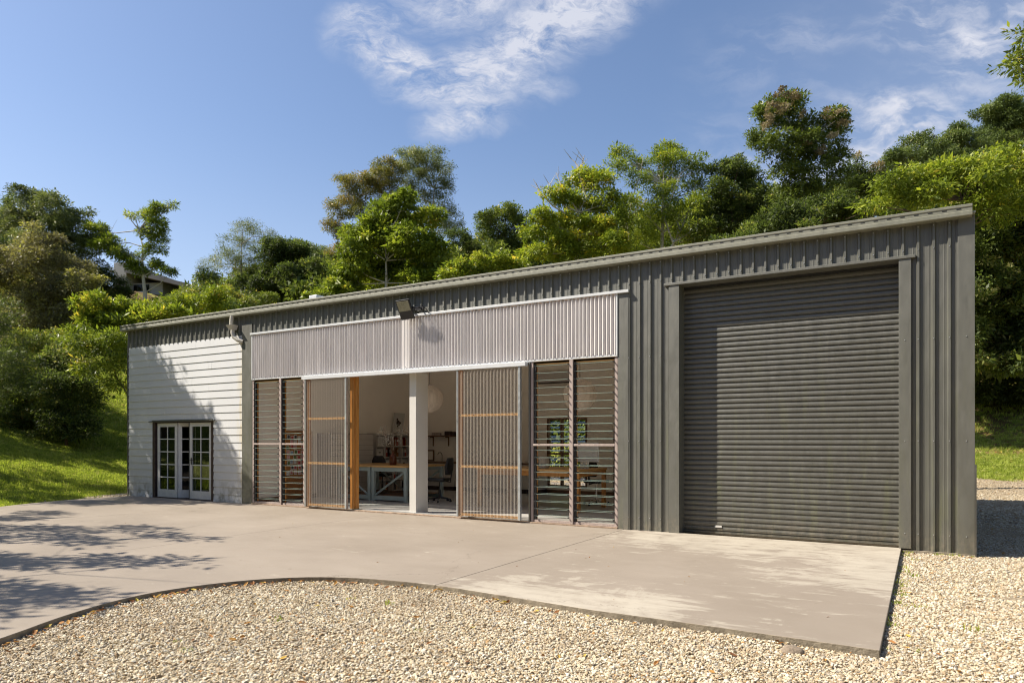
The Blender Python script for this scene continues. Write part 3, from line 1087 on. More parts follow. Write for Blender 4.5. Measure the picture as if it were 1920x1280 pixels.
def french_leaf(w, flip=False):
    root = MB()
    st, tp, bt, mt = .095, .10, .21, .026
    h = 2.0
    root.box(0, st, -.02, .02, 0, h); root.box(w - st, w, -.02, .02, 0, h)
    root.box(st, w - st, -.02, .02, 0, bt); root.box(st, w - st, -.02, .02, h - tp, h)
    gh = (h - tp - bt); rows = 5
    ph = (gh - mt * (rows - 1)) / rows
    cwid = (w - 2 * st - mt) / 2
    for i in range(1, rows):
        z = bt + i * ph + (i - 1) * mt
        root.box(st, w - st, -.015, .015, z, z + mt)
    xm = st + cwid
    for i in range(rows):
        z = bt + i * (ph + mt)
        root.box(xm, xm + mt, -.015, .015, z, z + ph)
    me = root.mesh('french_door', MT['oldpaint'])
    pm = MB().box(.0, cwid, -.003, .003, 0, ph).mesh('glass_pane', MT['pane'])
    def place(loc, rz):
        d = inst('french_door', me, shed, loc, (0, 0, rz))
        for i in range(rows):
            for c in range(2):
                inst('glass_pane', pm, d, (st + c * (cwid + mt), 0, bt + i * (ph + mt)))
        return d
    return place


fl = french_leaf(.86)
d1 = fl((-18.10, .03, .027), 0)
d2 = fl((-17.20, .03, .027), math.radians(38))
d3 = fl((-16.70, .03, .027), 0)
d3.scale = (1.05, 1, 1)
for d, x, y0 in ((d2, .79, -.045), (d3, .07, -.045)):
    MB().box(x - .015, x + .015, -.032, -.021, .9, 1.08).tube([(x, -.03, 1.02), (x, -.06, 1.02), (x + .09 * (1 if x < .4 else -1), -.06, 1.02)], .009).build('handle', MT['darkmetal'], d)
MB().box(-.02, .0, -.03, .03, 0, 2.0).build('bracket', MT['darkmetal'], d3)
# dark room behind
MB().box(XL + .07, -14.31, 3.2, 3.26, .02, 4.1).build('inner_partition', MT['wall_in'], shed)

# downpipe with rain head beside the boards
dp = MB()
x = -14.83
dp.tube([(x, -.12, 4.66), (x - .02, -.13, 4.50), (x - .02, -.13, 4.42)], .048, 12)
vs = [(x - .13, -.22, 4.42), (x + .13, -.22, 4.42), (x + .13, -.04, 4.42), (x - .13, -.04, 4.42), (x - .03, -.17, 4.30), (x + .09, -.17, 4.30), (x + .09, -.06, 4.30), (x - .03, -.06, 4.30)]
dp.add(vs, [(0, 3, 2, 1), (4, 5, 6, 7), (0, 1, 5, 4), (1, 2, 6, 5), (2, 3, 7, 6), (3, 0, 4, 7)])
dp.tube([(x + .03, -.12, 4.33), (x + .03, -.13, 4.22), (x + .07, -.12, 4.12), (x + .18, -.09, 4.04), (x + .30, -.03, 4.0)], .05, 12)
dp.build('downpipe', MT['beigepipe'], shed, 0, False)

# corrugated translucent strip
def corr(x0, x1, pitch, amp, y0, n=8, end=1):
    k = int((x1 - x0) / pitch * n)
    return [(x0 + (x1 - x0) * i / k, y0 + amp * math.sin(2 * math.pi * (x0 + (x1 - x0) * i / k) / pitch)) for i in range(k + 1)]


SB, ST = 3.0, 4.135
zl = lambda x: 3.045
ex = [-14.18, -12.25, -10.35, -9.45, -7.52, -5.62, -4.665]
for a, c in zip(ex[:-1], ex[1:]):
    MB().extrude(corr(a, c, .0765, .019, -.038), 'z', 3.07, 4.13).build('polycarbonate_sheet', MT['poly_high'], shed, smooth=True)
MB().box(-9.45 - .06, -9.45 + .15, -.05, -.041, 3.07, 4.13).build('joint_strip', MT['poly_high'], shed)
MB().box(-14.23, -4.43, -.075, -.02, 4.137, 4.185).build('head_flashing', MT['white_metal'], shed, .003)
MB().box(-14.20, -14.175, -.052, .02, 3.05, 4.136).build('edge_flashing', MT['white_metal'], shed, .002)
MB().box(-4.667, -4.642, -.052, .02, 3.05, 4.136).build('edge_flashing', MT['white_metal'], shed, .002)
m = MB(); m.box(-14.2, -4.642, -.048, -.012, 3.035, 3.068); m.build('sill_flashing', MT['white_metal'], shed, .002)
m = MB(); x = -14.13
while x < -4.7:
    m.box(x - .007, x + .007, -.064, -.058, 3.085, 3.099, 0)
    x += .153
o = m.build('sheet_screws', MT['screw'], shed); o['kind'] = 'stuff'
for x in [-14.15 + i * 1.185 for i in range(9)]:
    MB().box(x, x + .045, -.012, .06, 3.07, 4.13).build('stud', MT['wood_red'], shed)
MB().box(-14.2, -4.64, .0, .08, 2.98, 3.068).build('head_beam', MT['wood_amber_x'], shed)
MB().box(-14.2, -4.64, .0, .08, 3.07, 3.10).build('nogging', MT['wood_red'], shed)
MB().box(-14.2, -4.64, .0, .08, 4.10, 4.15).build('nogging', MT['wood_red'], shed)
# beam above lining so no daylight gap
MB().box(-14.3, -4.3, .08, .11, 4.15, 4.64).build('front_lining', MT['wall_in'], shed)
MB().box(-14.3, -14.2, -.0, .11, .03, 4.4).build('end_lining', MT['wall_in'], shed)
MB().box(-4.64, -4.30, .02, .12, .03, 4.15).build('end_lining', MT['wall_in'], shed)

# door track
MB().box(-12.36, -6.44, -.16, -.055, 2.955, 3.035).build('door_track', MT['white_metal'], shed, .004)
MB().box(-12.36, -6.44, -.055, .0, 2.985, 3.03).build('track_bracket', MT['galv'], shed)
# column
MB().box(-9.365, -9.19, .05, .46, .03, 2.985).build('column', MT['column'], shed, .004)
# sills
MB().box(-14.2, -4.64, -.06, .10, .0, .028).build('door_sill', MT['brownsill'], shed, .004)
MB().box(-14.2, -4.64, .02, .10, .0285, .045).build('floor_guide', MT['galv'], shed)


def slider(x0, x1, side):
    """sliding door: metal edges, timber rails, corrugated sheet; y in front of the wall"""
    fr_ = MB()
    y0 = -.135
    fr_.box(x0, x0 + .03, y0 - .012, y0 + .05, .045, 2.955); fr_.box(x1 - .045, x1, y0 - .012, y0 + .05, .045, 2.955)
    d = fr_.build('sliding_door', MT['galv'], shed, .002)
    MB().extrude(corr(x0 + .032, x1 - .047, .0765, .009, y0 + .002), 'z', .06, 2.95).build('polycarbonate_sheet', MT['poly_door'], d, smooth=True)
    for z in (.07, 1.02, 2.03):
        MB().box(x0 + .03, x1 - .045, y0 + .014, y0 + .055, z, z + .045).build('rail', MT['wood_amber_x'], d)
    MB().box(x0 + .032, x0 + .10, y0 + .018, y0 + .085, .05, 2.95).build('stile', MT['wood_amber'], d)
    s = MB()
    for z in (.095, 1.045, 2.055):
        x = x0 + .1
        while x < x1 - .08:
            s.box(x - .007, x + .007, y0 - .013, y0 - .0, z - .007, z + .007); x += .153
    o = s.build('screws', MT['screw'], d); o['kind'] = 'stuff'
    return d


slider(-12.27, -10.98, 0)
slider(-8.02, -6.56, 1)
# the timber jamb where the left opening starts
MB().box(-10.975, -10.86, -.03, .09, .045, 2.98).build('timber_jamb', MT['wood_amber'], shed, .003)
MB().box(-10.86, -10.80, .0, .07, .045, 2.98).build('timber_jamb', MT['wood_amber'], shed, .003)
MB().box(-6.43, -6.40, -.05, .10, .03, 3.03).build('guide_channel', MT['roller'], shed)
MB().box(-12.38, -12.33, -.05, .10, .03, 2.96).build('guide_channel', MT['roller'], shed)


# louvre windows
def louvre(x0, xm, x1, zbot=.03, ztop=3.03):
    f = MB()
    f.box(x0, x0 + .055, -.03, .09, zbot, ztop); f.box(x1 - .055, x1, -.03, .09, zbot, ztop); f.box(xm - .035, xm + .035, -.045, .09, zbot, ztop)
    w = f.build('louvre_window', MT['wood_grey'], shed, .003)
    MB().box(x0 + .055, xm - .035, -.035, .07, 1.455, 1.495).box(xm + .035, x1 - .055, -.035, .07, 1.455, 1.495).build('mid_rail', MT['wood_grey'], w, .002)
    MB().box(x0 + .055, xm - .035, -.02, .09, zbot, zbot + .04).box(xm + .035, x1 - .055, -.02, .09, zbot, zbot + .04).build('bottom_rail', MT['wood_grey'], w, .002)
    MB().box(x0 + .055, xm - .035, .0, .09, ztop - .035, ztop).box(xm + .035, x1 - .055, .0, .09, ztop - .035, ztop).build('top_rail', MT['wood_amber_x'], w)
    clips = MB()
    for (a, c) in ((x0 + .055, xm - .035), (xm + .035, x1 - .055)):
        MB().box(a, a + .03, .04, .09, zbot + .04, ztop - .035).build('inner_stile', MT['wood_amber'], w)
        for q in (a + .002, c - .012):
            clips.box(q, q + (.045 if q < (a + c) / 2 else .010), -.012, .03, zbot + .045, 1.45)
            clips.box(q, q + (.045 if q < (a + c) / 2 else .010), -.012, .03, 1.50, ztop - .04)
        L = c - a - .07
        M_ = Matrix.Rotation(math.radians(5), 4, 'X')
        b_ = MB()
        vs = [M_ @ Vector(q) for q in ((0, -.065, -.0026), (L, -.065, -.0026), (L, .065, -.0026), (0, .065, -.0026), (0, -.065, .0026), (L, -.065, .0026), (L, .065, .0026), (0, .065, .0026))]
        b_.add(vs, [(0, 3, 2, 1), (4, 5, 6, 7), (1, 2, 6, 5), (3, 0, 4, 7)], 0)
        b_.add(vs, [(0, 1, 5, 4), (2, 3, 7, 6)], 1)
        bm_ = b_.mesh('glass_blade', [MT['glass'], MT['glass_edge']])
        zs = [zbot + .12 + i * .1365 for i in range(10)] + [1.59 + i * .1365 for i in range(11)]
        for z in zs:
            inst('glass_blade', bm_, w, (a + .05, .01, z))
            for q, ww in ((a + .035, .03), (c - .024, .016)):
                k = [M_ @ Vector(t_) + Vector((q, .01, z)) for t_ in ((0, -.085, -.009), (ww, -.085, -.009), (ww, .06, -.009), (0, .06, -.009), (0, -.085, .009), (ww, -.085, .009), (ww, .06, .009), (0, .06, .009))]
                clips.add(k, [(0, 3, 2, 1), (4, 5, 6, 7), (0, 1, 5, 4), (1, 2, 6, 5), (2, 3, 7, 6), (3, 0, 4, 7)])
    o = clips.build('blade_clips', MT['blackplastic'], w); o['kind'] = 'stuff'
    return w


louvre(-14.195, -13.2, -12.39)
louvre(-6.395, -5.545, -4.645)

# roller door
pr = []
z = .035
pit = .0853
while z < 4.17:
    pr += [(.268, z), (.268, z + .012), (.246, z + .018), (.242, z + .045), (.246, z + .073), (.268, z + .079)]
    z += pit
pr.append((.268, 4.19))
rd = MB().extrude(pr, 'x', -3.56, -.29)
rd.extrude([(y + .004, z) for y, z in pr][::-1], 'x', -3.56, -.29)
rdo = rd.build('roller_door', MT['roller'], shed)
MB().box(-3.54, -.31, .232, .27, .003, .034).build('bottom_rail', MT['roller'], rdo)
MB().box(-3.02, -2.90, .232, .243, .10, .135).build('lock_plate', MT['column'], rdo, .004)
MB().box(-3.54, -.31, .228, .30, 4.135, 4.169).build('guide', MT['darkmetal'], rdo)

# ------------------------------------------------------------------ floodlight above the strip
fx, fz = -9.20, 4.30
fl_ = empty('floodlight', (fx, -.30, fz), 0, 'black floodlight with a pale square lens above the corrugated strip', 'floodlight')
Mh = Matrix.Rotation(math.radians(8), 4, 'Z') @ Matrix.Rotation(math.radians(30), 4, 'X') @ Matrix.Rotation(math.radians(-3), 4, 'Y') @ Matrix.Scale(.84, 4)
h_ = MB(); h_.box(-.19, .19, -.045, .0, -.30, .19, 0, Mh)
for i in range(12): h_.box(-.17 + i * .03, -.162 + i * .03, .0, .035, -.12, .15, 0, Mh)
h_.box(-.12, .12, .0, .07, -.21, -.12, 0, Mh)
h_.build('housing', MT['blackplastic'], fl_, .006)
MB().box(-.165, .165, -.053, -.046, -.09, .16, 0, Mh).build('lens', MT['lampface'], fl_, .004)
k = Mh @ Vector((.21, .0, -.05))
MB().box(-.012, .012, -.02, .05, -.03, .03, 0, Matrix.Translation(k)).tube([k, (.26, .08, -.02), (.22, .24, .0)], .016, 8).tube([(-.0, .06, 0), (0, .24, 0)], .03, 8).box(-.08, .28, .245, .262, -.04, .04).build('bracket', MT['darkmetal'], fl_)
MB().tube([(.2, .03, -.05), (.30, .02, -.04), (.34, .1, .02), (.42, .18, -.06), (.44, .24, -.14)], .009, 6).build('cable', MT['blackplastic'], fl_)

# ------------------------------------------------------------------ inside the studio
def bench(name, loc, x0, x1, depth, label, painted, h=.90):
    t = empty(name, loc, 0, label, 'workbench')
    top = MT['wood_amber_x']
    MB().box(x0, x1, 0, depth, h - .045, h).build('tabletop', top, t, .003)
    lm = MT['bluepaint'] if painted else MT['wood_amber']
    xs_ = [x0 + .05, x1 - .15] if not painted else []
    if painted:
        n = max(1, round((x1 - x0) / 1.0)); w = (x1 - x0) / n
        for i in range(n):
            a, c = x0 + i * w + .02, x0 + (i + 1) * w - .02
            for yy in (.03, depth - .10):
                f = MB()
                f.box(a, a + .09, yy, yy + .07, .0, h - .046); f.box(c - .09, c, yy, yy + .07, 0, h - .046)
                f.box(a + .09, c - .09, yy + .004, yy + .066, .03, .14); f.box(a + .09, c - .09, yy + .004, yy + .066, h - .15, h - .05)
                p0 = Vector((a + .1, yy + .035, h - .16)); p1 = Vector((c - .1, yy + .035, .15))
                if i % 2: p0.x, p1.x = p1.x, p0.x
                f.tube([p0, p1], .028, 4)
                f.build('trestle', lm, t)
            MB().box(a + .09, c - .09, .10, depth - .1, .14, .155).build('lower_shelf', MT['wood_shelf'], t)
    else:
        for xx in (x0 + .02, x1 - .10):
            for yy in (.02, depth - .10): MB().box(xx, xx + .08, yy, yy + .08, 0, h - .046).build('leg', lm, t)
        MB().box(x0 + .1, x1 - .1, .03, .06, h - .15, h - .046).box(x1 - .06, x1 - .03, .1, depth - .1, h - .15, h - .046).build('apron', lm, t)
    return t


bench('workbench', (0, 1.9, .03), -13.3, -10.95, 1.6, 'long bench with timber top on pale blue trestle legs inside the left opening', True)
bench('workbench', (0, 1.9, .03), -8.9, -6.28, 1.5, 'amber timber bench with square legs behind the right louvre window', False)


def office_chair(loc, rz, label, chrome=False):
    t = empty('office_chair', loc, rz, label, 'chair')
    MB().box(-.23, .23, -.22, .22, .52, .60).build('seat', MT['blackplastic'], t, .03)
    b_ = MB()
    vs = []
    n = 9
    for j in range(8):
        v = j / 7
        w = .21 * math.sin(math.pi * (.18 + .70 * v)) ** .6
        z = .68 + .42 * v
        for i in range(n):
            u = i / (n - 1) * 2 - 1
            vs.append((u * w, .24 + .05 * v - .06 * (1 - u * u) * (-1) - .03, z))
    k0 = len(vs)
    vs += [(x, y + .05, z) for x, y, z in vs]
    fs = []
    for j in range(7):
        for i in range(n - 1):
            a = j * n + i
            fs.append((a, a + 1, a + n + 1, a + n)); fs.append((k0 + a, k0 + a + n, k0 + a + n + 1, k0 + a + 1))
    for j in range(7):
        for i in (0, n - 1):
            a = j * n + i; fs.append((a, a + n, k0 + a + n, k0 + a))
    for i in range(n - 1):
        for j in (0, 7):
            a = j * n + i; fs.append((a, a + 1, k0 + a + 1, k0 + a))
    b_.add(vs, fs); b_.build('backrest', MT['blackplastic'], t, .01, True)
    MB().tube([(0, .1, .53), (0, .30, .50), (0, .33, .75), (0, .31, .9)], .022, 6).build('back_arm', MT['darkmetal'], t)
    mt_ = MT['silver'] if chrome else MT['darkmetal']
    MB().tube([(0, 0, .10), (0, 0, .30)], .028, 10).tube([(0, 0, .29), (0, 0, .52)], .016, 10).box(-.1, .1, -.12, .12, .50, .525).build('gas_lift', mt_, t)
    g = MB(); w = MB()
    for i in range(5):
        a = 2 * math.pi * i / 5 + .3
        e = (math.cos(a) * .30, math.sin(a) * .30)
        g.tube([(0, 0, .115), (e[0], e[1], .075)], [.026, .015], 6)
        w.tube([(e[0] - math.sin(a) * .02, e[1] + math.cos(a) * .02, .03), (e[0] + math.sin(a) * .02, e[1] - math.cos(a) * .02, .03)], .03, 10)
        w.tube([(e[0], e[1], .05), (e[0], e[1], .08)], .01, 6)
    g.build('star_base', mt_, t); w.build('castors', MT['blackplastic'], t)
    return t


office_chair((-10.42, 2.55, .03), math.radians(-78), 'black swivel chair by the white column')
office_chair((-13.35, 3.78, .03), math.radians(200), 'black chair back just right of the left sliding door')
office_chair((-6.7, 3.75, .03), math.radians(170), 'swivel chair on a chrome star base behind the right louvre window', True)


def cell_shelf():
    t = empty('shelf_unit', (-14.19, 4.05, .03), 0, 'white cube shelving along the left inner wall', 'shelves')
    n, w, d = 5, .37, .38
    th = .035
    L = n * w + th
    H = 5 * .335 + .07
    for i in range(n + 1):
        MB().box(0, d, i * w, i * w + th, 0, H).build('upright', MT['white_lam'], t)
    for k in range(6):
        for i in range(n):
            MB().box(0.0, d - .002, i * w + th, (i + 1) * w, k * .335, k * .335 + th).build('shelf_board', MT['white_lam'], t)
    MB().box(0.0, .012, th, L - th, th, H - .02).build('back_panel', MT['wall_in'], t)
    r = random.Random(4)
    ORD = ['first', 'second', 'third', 'fourth', 'fifth', 'sixth', 'seventh', 'eighth', 'ninth', 'tenth', 'eleventh', 'twelfth', 'thirteenth', 'fourteenth', 'fifteenth']
    ROWN = ['bottom', 'second lowest', 'middle', 'second highest', 'top']
    colb = [MT['column'], MT['white_lam'], MT['doorframe'], MT['cork'], plain('red_book', (.3, .04, .03)), plain('grey_book', (.15, .15, .16))]
    for k in range(5):
        for i in range(n):
            y0 = 4.05 + i * w + th + .01; z0 = .03 + k * .335 + th
            x0 = -14.19 + .03
            typ = r.choice(['box', 'binders', 'books', 'box', 'binders']) if k > 0 else 'books'
            if typ == 'box':
                o = MB().box(0, .30, 0, w - th - .05, 0, .22).box(-.004, .304, -.004, w - th - .046, .222, .245).build('storage_box', MT['column'], None, .003, loc=(x0, y0 + .015, z0))
                tag(o, 'white lidded box in the %s cube of the %s shelf row' % (ORD[i], ROWN[k]), 'box', 'storage boxes in the cube shelving')
                MB().box(.301, .306, .10, .18, .12, .15).build('label_holder', MT['darkmetal'], o)
            elif typ == 'binders':
                for q in range(4):
                    if r.random() < .15: continue
                    o = MB().box(0, .26, 0, .062, 0, .27 + r.uniform(-.02, .0)).build('ring_binder', r.choice(colb), None, .003, loc=(x0 + .03, y0 + .01 + q * .072, z0))
                    MB().box(.261, .264, .012, .05, .12, .22).build('spine_label', MT['column'], o)
                    tag(o, '%s upright ring binder in the %s cube of the %s shelf row' % (ORD[q], ORD[i], ROWN[k]), 'binder', 'ring binders in the cube shelving')
            else:
                y = y0 + .01; nb = 0
                while y < y0 + .28:
                    tk = r.uniform(.018, .04)
                    o = MB().box(0, .2, 0, tk - .003, 0, r.uniform(.18, .26)).build('book', r.choice(colb[2:] + [MT['column']]), None, loc=(x0 + .06, y, z0))
                    tag(o, '%s book standing in the %s cube of the %s shelf row' % (ORD[nb], ORD[i], ROWN[k]), 'book', 'books in the cube shelving')
                    y += tk; nb += 1
                    if r.random() < .12: y += .06


cell_shelf()


def framed(loc, rz, w, h, label, tilt=0):
    t = empty('picture_frame', loc, rz, label, 'picture')
    t.rotation_euler = (tilt, 0, rz)
    f = MB(); b_ = .02
    f.box(0, w, -.015, .015, 0, b_); f.box(0, w, -.015, .015, h - b_, h); f.box(0, b_, -.015, .015, b_, h - b_); f.box(w - b_, w, -.015, .015, b_, h - b_)
    f.build('frame', MT['white_lam'], t)
    MB().box(b_, w - b_, 0, .008, b_, h - b_).build('mount', MT['column'], t)
    p = MB(); r = random.Random(2)
    for i in range(16):
        a = r.uniform(0, 6.28); q = r.uniform(0, w * .22)
        x, z = w * .5 + math.cos(a) * q, h * .55 + math.sin(a) * q * 1.2
        p.box(x - .03, x + .03, -.006 - i * .0003, -.001, z - .03, z + .03)
    p.build('print', MT['doorframe'], t)


framed((-14.15, 5.15, 1.80), math.radians(90), .5, .62, 'white framed drawing leaning on top of the cube shelving', math.radians(8))


def corkboard():
    t = empty('corkboard', (-14.18, .95, .05), 0, 'brown pinboard covered with small photos on the left inner wall', 'pinboard')
    MB().box(0, .02, 0, .95, 0, 1.76).build('board', MT['cork'], t)
    r = random.Random(9)
    cols = [plain('print_red', (.4, .05, .05), .5), plain('print_pink', (.55, .3, .3), .5), plain('print_dark', (.06, .05, .05), .5), plain('print_blue', (.25, .33, .45), .5),
            plain('print_green', (.1, .16, .06), .5), plain('print_pale', (.6, .58, .55), .5)]
    for i in range(7):
        for k in range(8):
            if r.random() < .1: continue
            y = .06 + i * .122 + r.uniform(-.02, .02); z = .62 + k * .13 + r.uniform(-.02, .02)
            c = r.choice(cols)
            o = MB().box(.021, .024, y, y + .10, z, z + .115, 0).box(.0245, .026, y + .012, y + .088, z + .02, z + .103, 1).build('pinned_photo', [MT['column'], c], t)


corkboard()

# grey plan cabinet seen through the left sliding door
t = empty('drawer_cabinet', (-14.15, 2.05, .03), 0, 'pale grey cabinet of shallow drawers behind the left sliding door', 'cabinet')
MB().box(0, .45, 0, 1.75, 0, 1.72).build('carcass', plain('grey_cabinet_paint', (.30, .27, .25), .5), t, .004)
for i in range(11):
    d = MB().box(.451, .47, .03, 1.72, .06 + i * .15, .06 + i * .15 + .14).build('drawer', MT['white_lam'], t)
    MB().box(.471, .485, .78, .96, .11 + i * .15, .125 + i * .15).build('pull', MT['darkmetal'], d)


# paper lanterns
def lantern(loc, label):
    t = empty('paper_lantern', loc, 0, label, 'lantern', 'paper globe lanterns hanging in the studio')
    MB().sphere((0, 0, 0), (.36, .36, .345), 40, 44, .012).build('shade', MT['paper'], t, smooth=True)
    MB().tube([(0, 0, .34), (0, 0, 4.4 - loc[2])], .006, 6).build('cord', MT['blackplastic'], t)
    MB().tube([(0, 0, .335), (0, 0, .37)], .07, 14).build('collar', MT['white_lam'], t)


lantern((-10.74, 2.55, 2.60), 'round paper lantern half hidden by the white column')
lantern((-6.35, 2.07, 2.53), 'round paper lantern behind the right louvre window')

# air conditioner
t = empty('air_conditioner', (-9.72, DEP - .125, 3.2), 0, 'white wall air conditioner high on the rear inner wall', 'air conditioner')
MB().box(0, 1.15, -.22, 0, .03, .34).build('casing', MT['white_lam'], t, .03)
MB().box(.04, 1.11, -.215, -.1, .0, .026).build('vent_flap', MT['doorframe'], t)

# kitchenette
t = empty('kitchen_unit', (-13.45, DEP - .13, .03), 0, 'white kitchenette cupboards with a dark top against the rear wall', 'cupboard')
MB().box(0, 4.0, -.62, 0, .12, .83).build('carcass', MT['white_lam'], t)
MB().box(.02, 3.98, -.56, -.02, 0, .12).build('plinth', MT['doorframe'], t)
for i in range(7): MB().box(.01 + i * .57, .57 + i * .57, -.642, -.622, .13, .82).build('cupboard_door', MT['white_lam'], t, .003)
MB().box(-.02, 4.02, -.66, 0, .83, .865).build('worktop', MT['wood_shelf'], t)
MB().tube([(.35, -.2, .865), (.35, -.2, 1.08), (.32, -.22, 1.15), (.25, -.24, 1.15), (.22, -.26, 1.08)], .012, 8).build('tap', MT['darkmetal'], t)
t = empty('wall_shelf', (-13.85, DEP - .125, 1.68), 0, 'brown timber shelf on brackets above the kitchenette', 'shelf')
MB().box(0, 1.35, -.2, 0, 0, .035).build('shelf_board', MT['wood_shelf'], t)
for x in (.25, .85): MB().box(x, x + .03, -.03, 0, -.3, 0).box(x, x + .03, -.18, -.03, -.03, 0).build('bracket', MT['wood_shelf'], t)
for i, (x, w, h, lb) in enumerate(((.3, .3, .09, 'low pale tray on the brown wall shelf'), (.8, .22, .13, 'dark box in the middle of the brown wall shelf'), (1.08, .18, .11, 'small dark box right on the brown wall shelf'))):
    tag(MB().box(0, w, -.15, -.03, 0, h).box(.01, w - .01, -.14, -.04, h, h + .006).build('small_box', MT['doorframe'] if i else MT['wood_grey'], None, .004, loc=(-13.85 + x, DEP - .125, 1.717)), lb, 'box')
tag(MB().box(0, .45, -.03, 0, 0, .36).box(.04, .41, -.035, -.03, .04, .32, 1).build('picture_frame', [MT['wood_shelf'], MT['wall_in']], None, .003, loc=(-13.95, DEP - .2, .90)), 'brown framed picture standing on the kitchenette worktop', 'picture')

# vase with sprigs on the long bench
t = empty('vase', (-11.75, 2.35, .935), 0, 'amber glass bottle vase on the timber bench', 'vase')
v = MB()
prof = [(.0, 0), (.085, 0), (.095, .02), (.095, .20), (.07, .26), (.03, .29), (.028, .36), (.035, .37)]
k = 16
vs = [(r * math.cos(2 * math.pi * j / k), r * math.sin(2 * math.pi * j / k), z) for r, z in prof for j in range(k)]
fs = [(i * k + j, i * k + (j + 1) % k, (i + 1) * k + (j + 1) % k, (i + 1) * k + j) for i in range(len(prof) - 1) for j in range(k)]
v.add(vs, fs).build('body', MT['amberglass'], t, smooth=True)
t = empty('dried_flowers', (-11.75, 2.35, 1.2), 0, 'spray of pale dried flowers in the amber vase', 'flowers')
st = MB(); bl_ = MB(); r = random.Random(5)
for i in range(22):
    a = r.uniform(0, 6.28); e = r.uniform(.1, .38); h = r.uniform(.35, .75)
    p1 = (math.cos(a) * e, math.sin(a) * e, h)
    st.tube([(0, 0, 0), (p1[0] * .4, p1[1] * .4, h * .6), p1], .003, 4)
    for q in range(9):
        c = (p1[0] + r.uniform(-.08, .08), p1[1] + r.uniform(-.08, .08), p1[2] + r.uniform(-.16, .05))
        bl_.sphere(c, r.uniform(.008, .016), 5, 4)
st.build('stems', MT['wood_shelf'], t)
o = bl_.build('blossoms', MT['column'], t); o['kind'] = 'stuff'

# things on the right-hand bench
t = empty('computer', (-6.55, 2.75, .935), math.radians(8), 'silver desktop computer screen seen from behind on the amber bench', 'computer')
MB().box(-.33, .33, -.015, .015, .14, .58).build('screen', MT['white_metal'], t, .01)
MB().box(-.1, .1, .0, .012, 0, .2).box(-.12, .12, -.08, .08, 0, .01).build('stand', MT['silver'], t)
t = empty('desk_pot', (-7.45, 2.5, .935), 0, 'white round pot on the amber bench', 'pot')
MB().tube([(0, 0, 0), (0, 0, .24)], [.11, .13], 18).build('pot', MT['column'], t)
t = empty('clothes_rail', (-7.0, 5.6, .03), 0, 'dark metal rail hung with small dark items by the rear wall', 'rail')
MB().tube([(0, 0, 0), (0, 0, 1.85), (.05, 0, 1.9), (1.6, 0, 1.9), (1.65, 0, 1.85), (1.65, 0, 0)], .018, 8).build('rail_frame', MT['doorframe'], t)
hm = MB().box(-.02, .02, -.18, .18, -.42, -.04).tube([(0, 0, -.04), (0, 0, .0)], .01, 6).mesh('garment', MT['doorframe'])
for i in range(17): inst('garment', hm, t, (.12 + i * .088, 0, 1.89), (0, 0, .2 * math.sin(i * 2.1)))
t = empty('side_table', (-6.9, 5.3, .03), 0, 'low dark cabinet under the clothes rail', 'cabinet')
MB().box(0, 1.4, 0, .25, .2, 1.0).box(0.02, .06, .02, .23, 0, .2).box(1.34, 1.38, .02, .23, 0, .2).build('carcass', MT['doorframe'], t)
MB().box(.02, 1.38, -.02, -.001, .62, .98).build('drawer', MT['cork'], t)


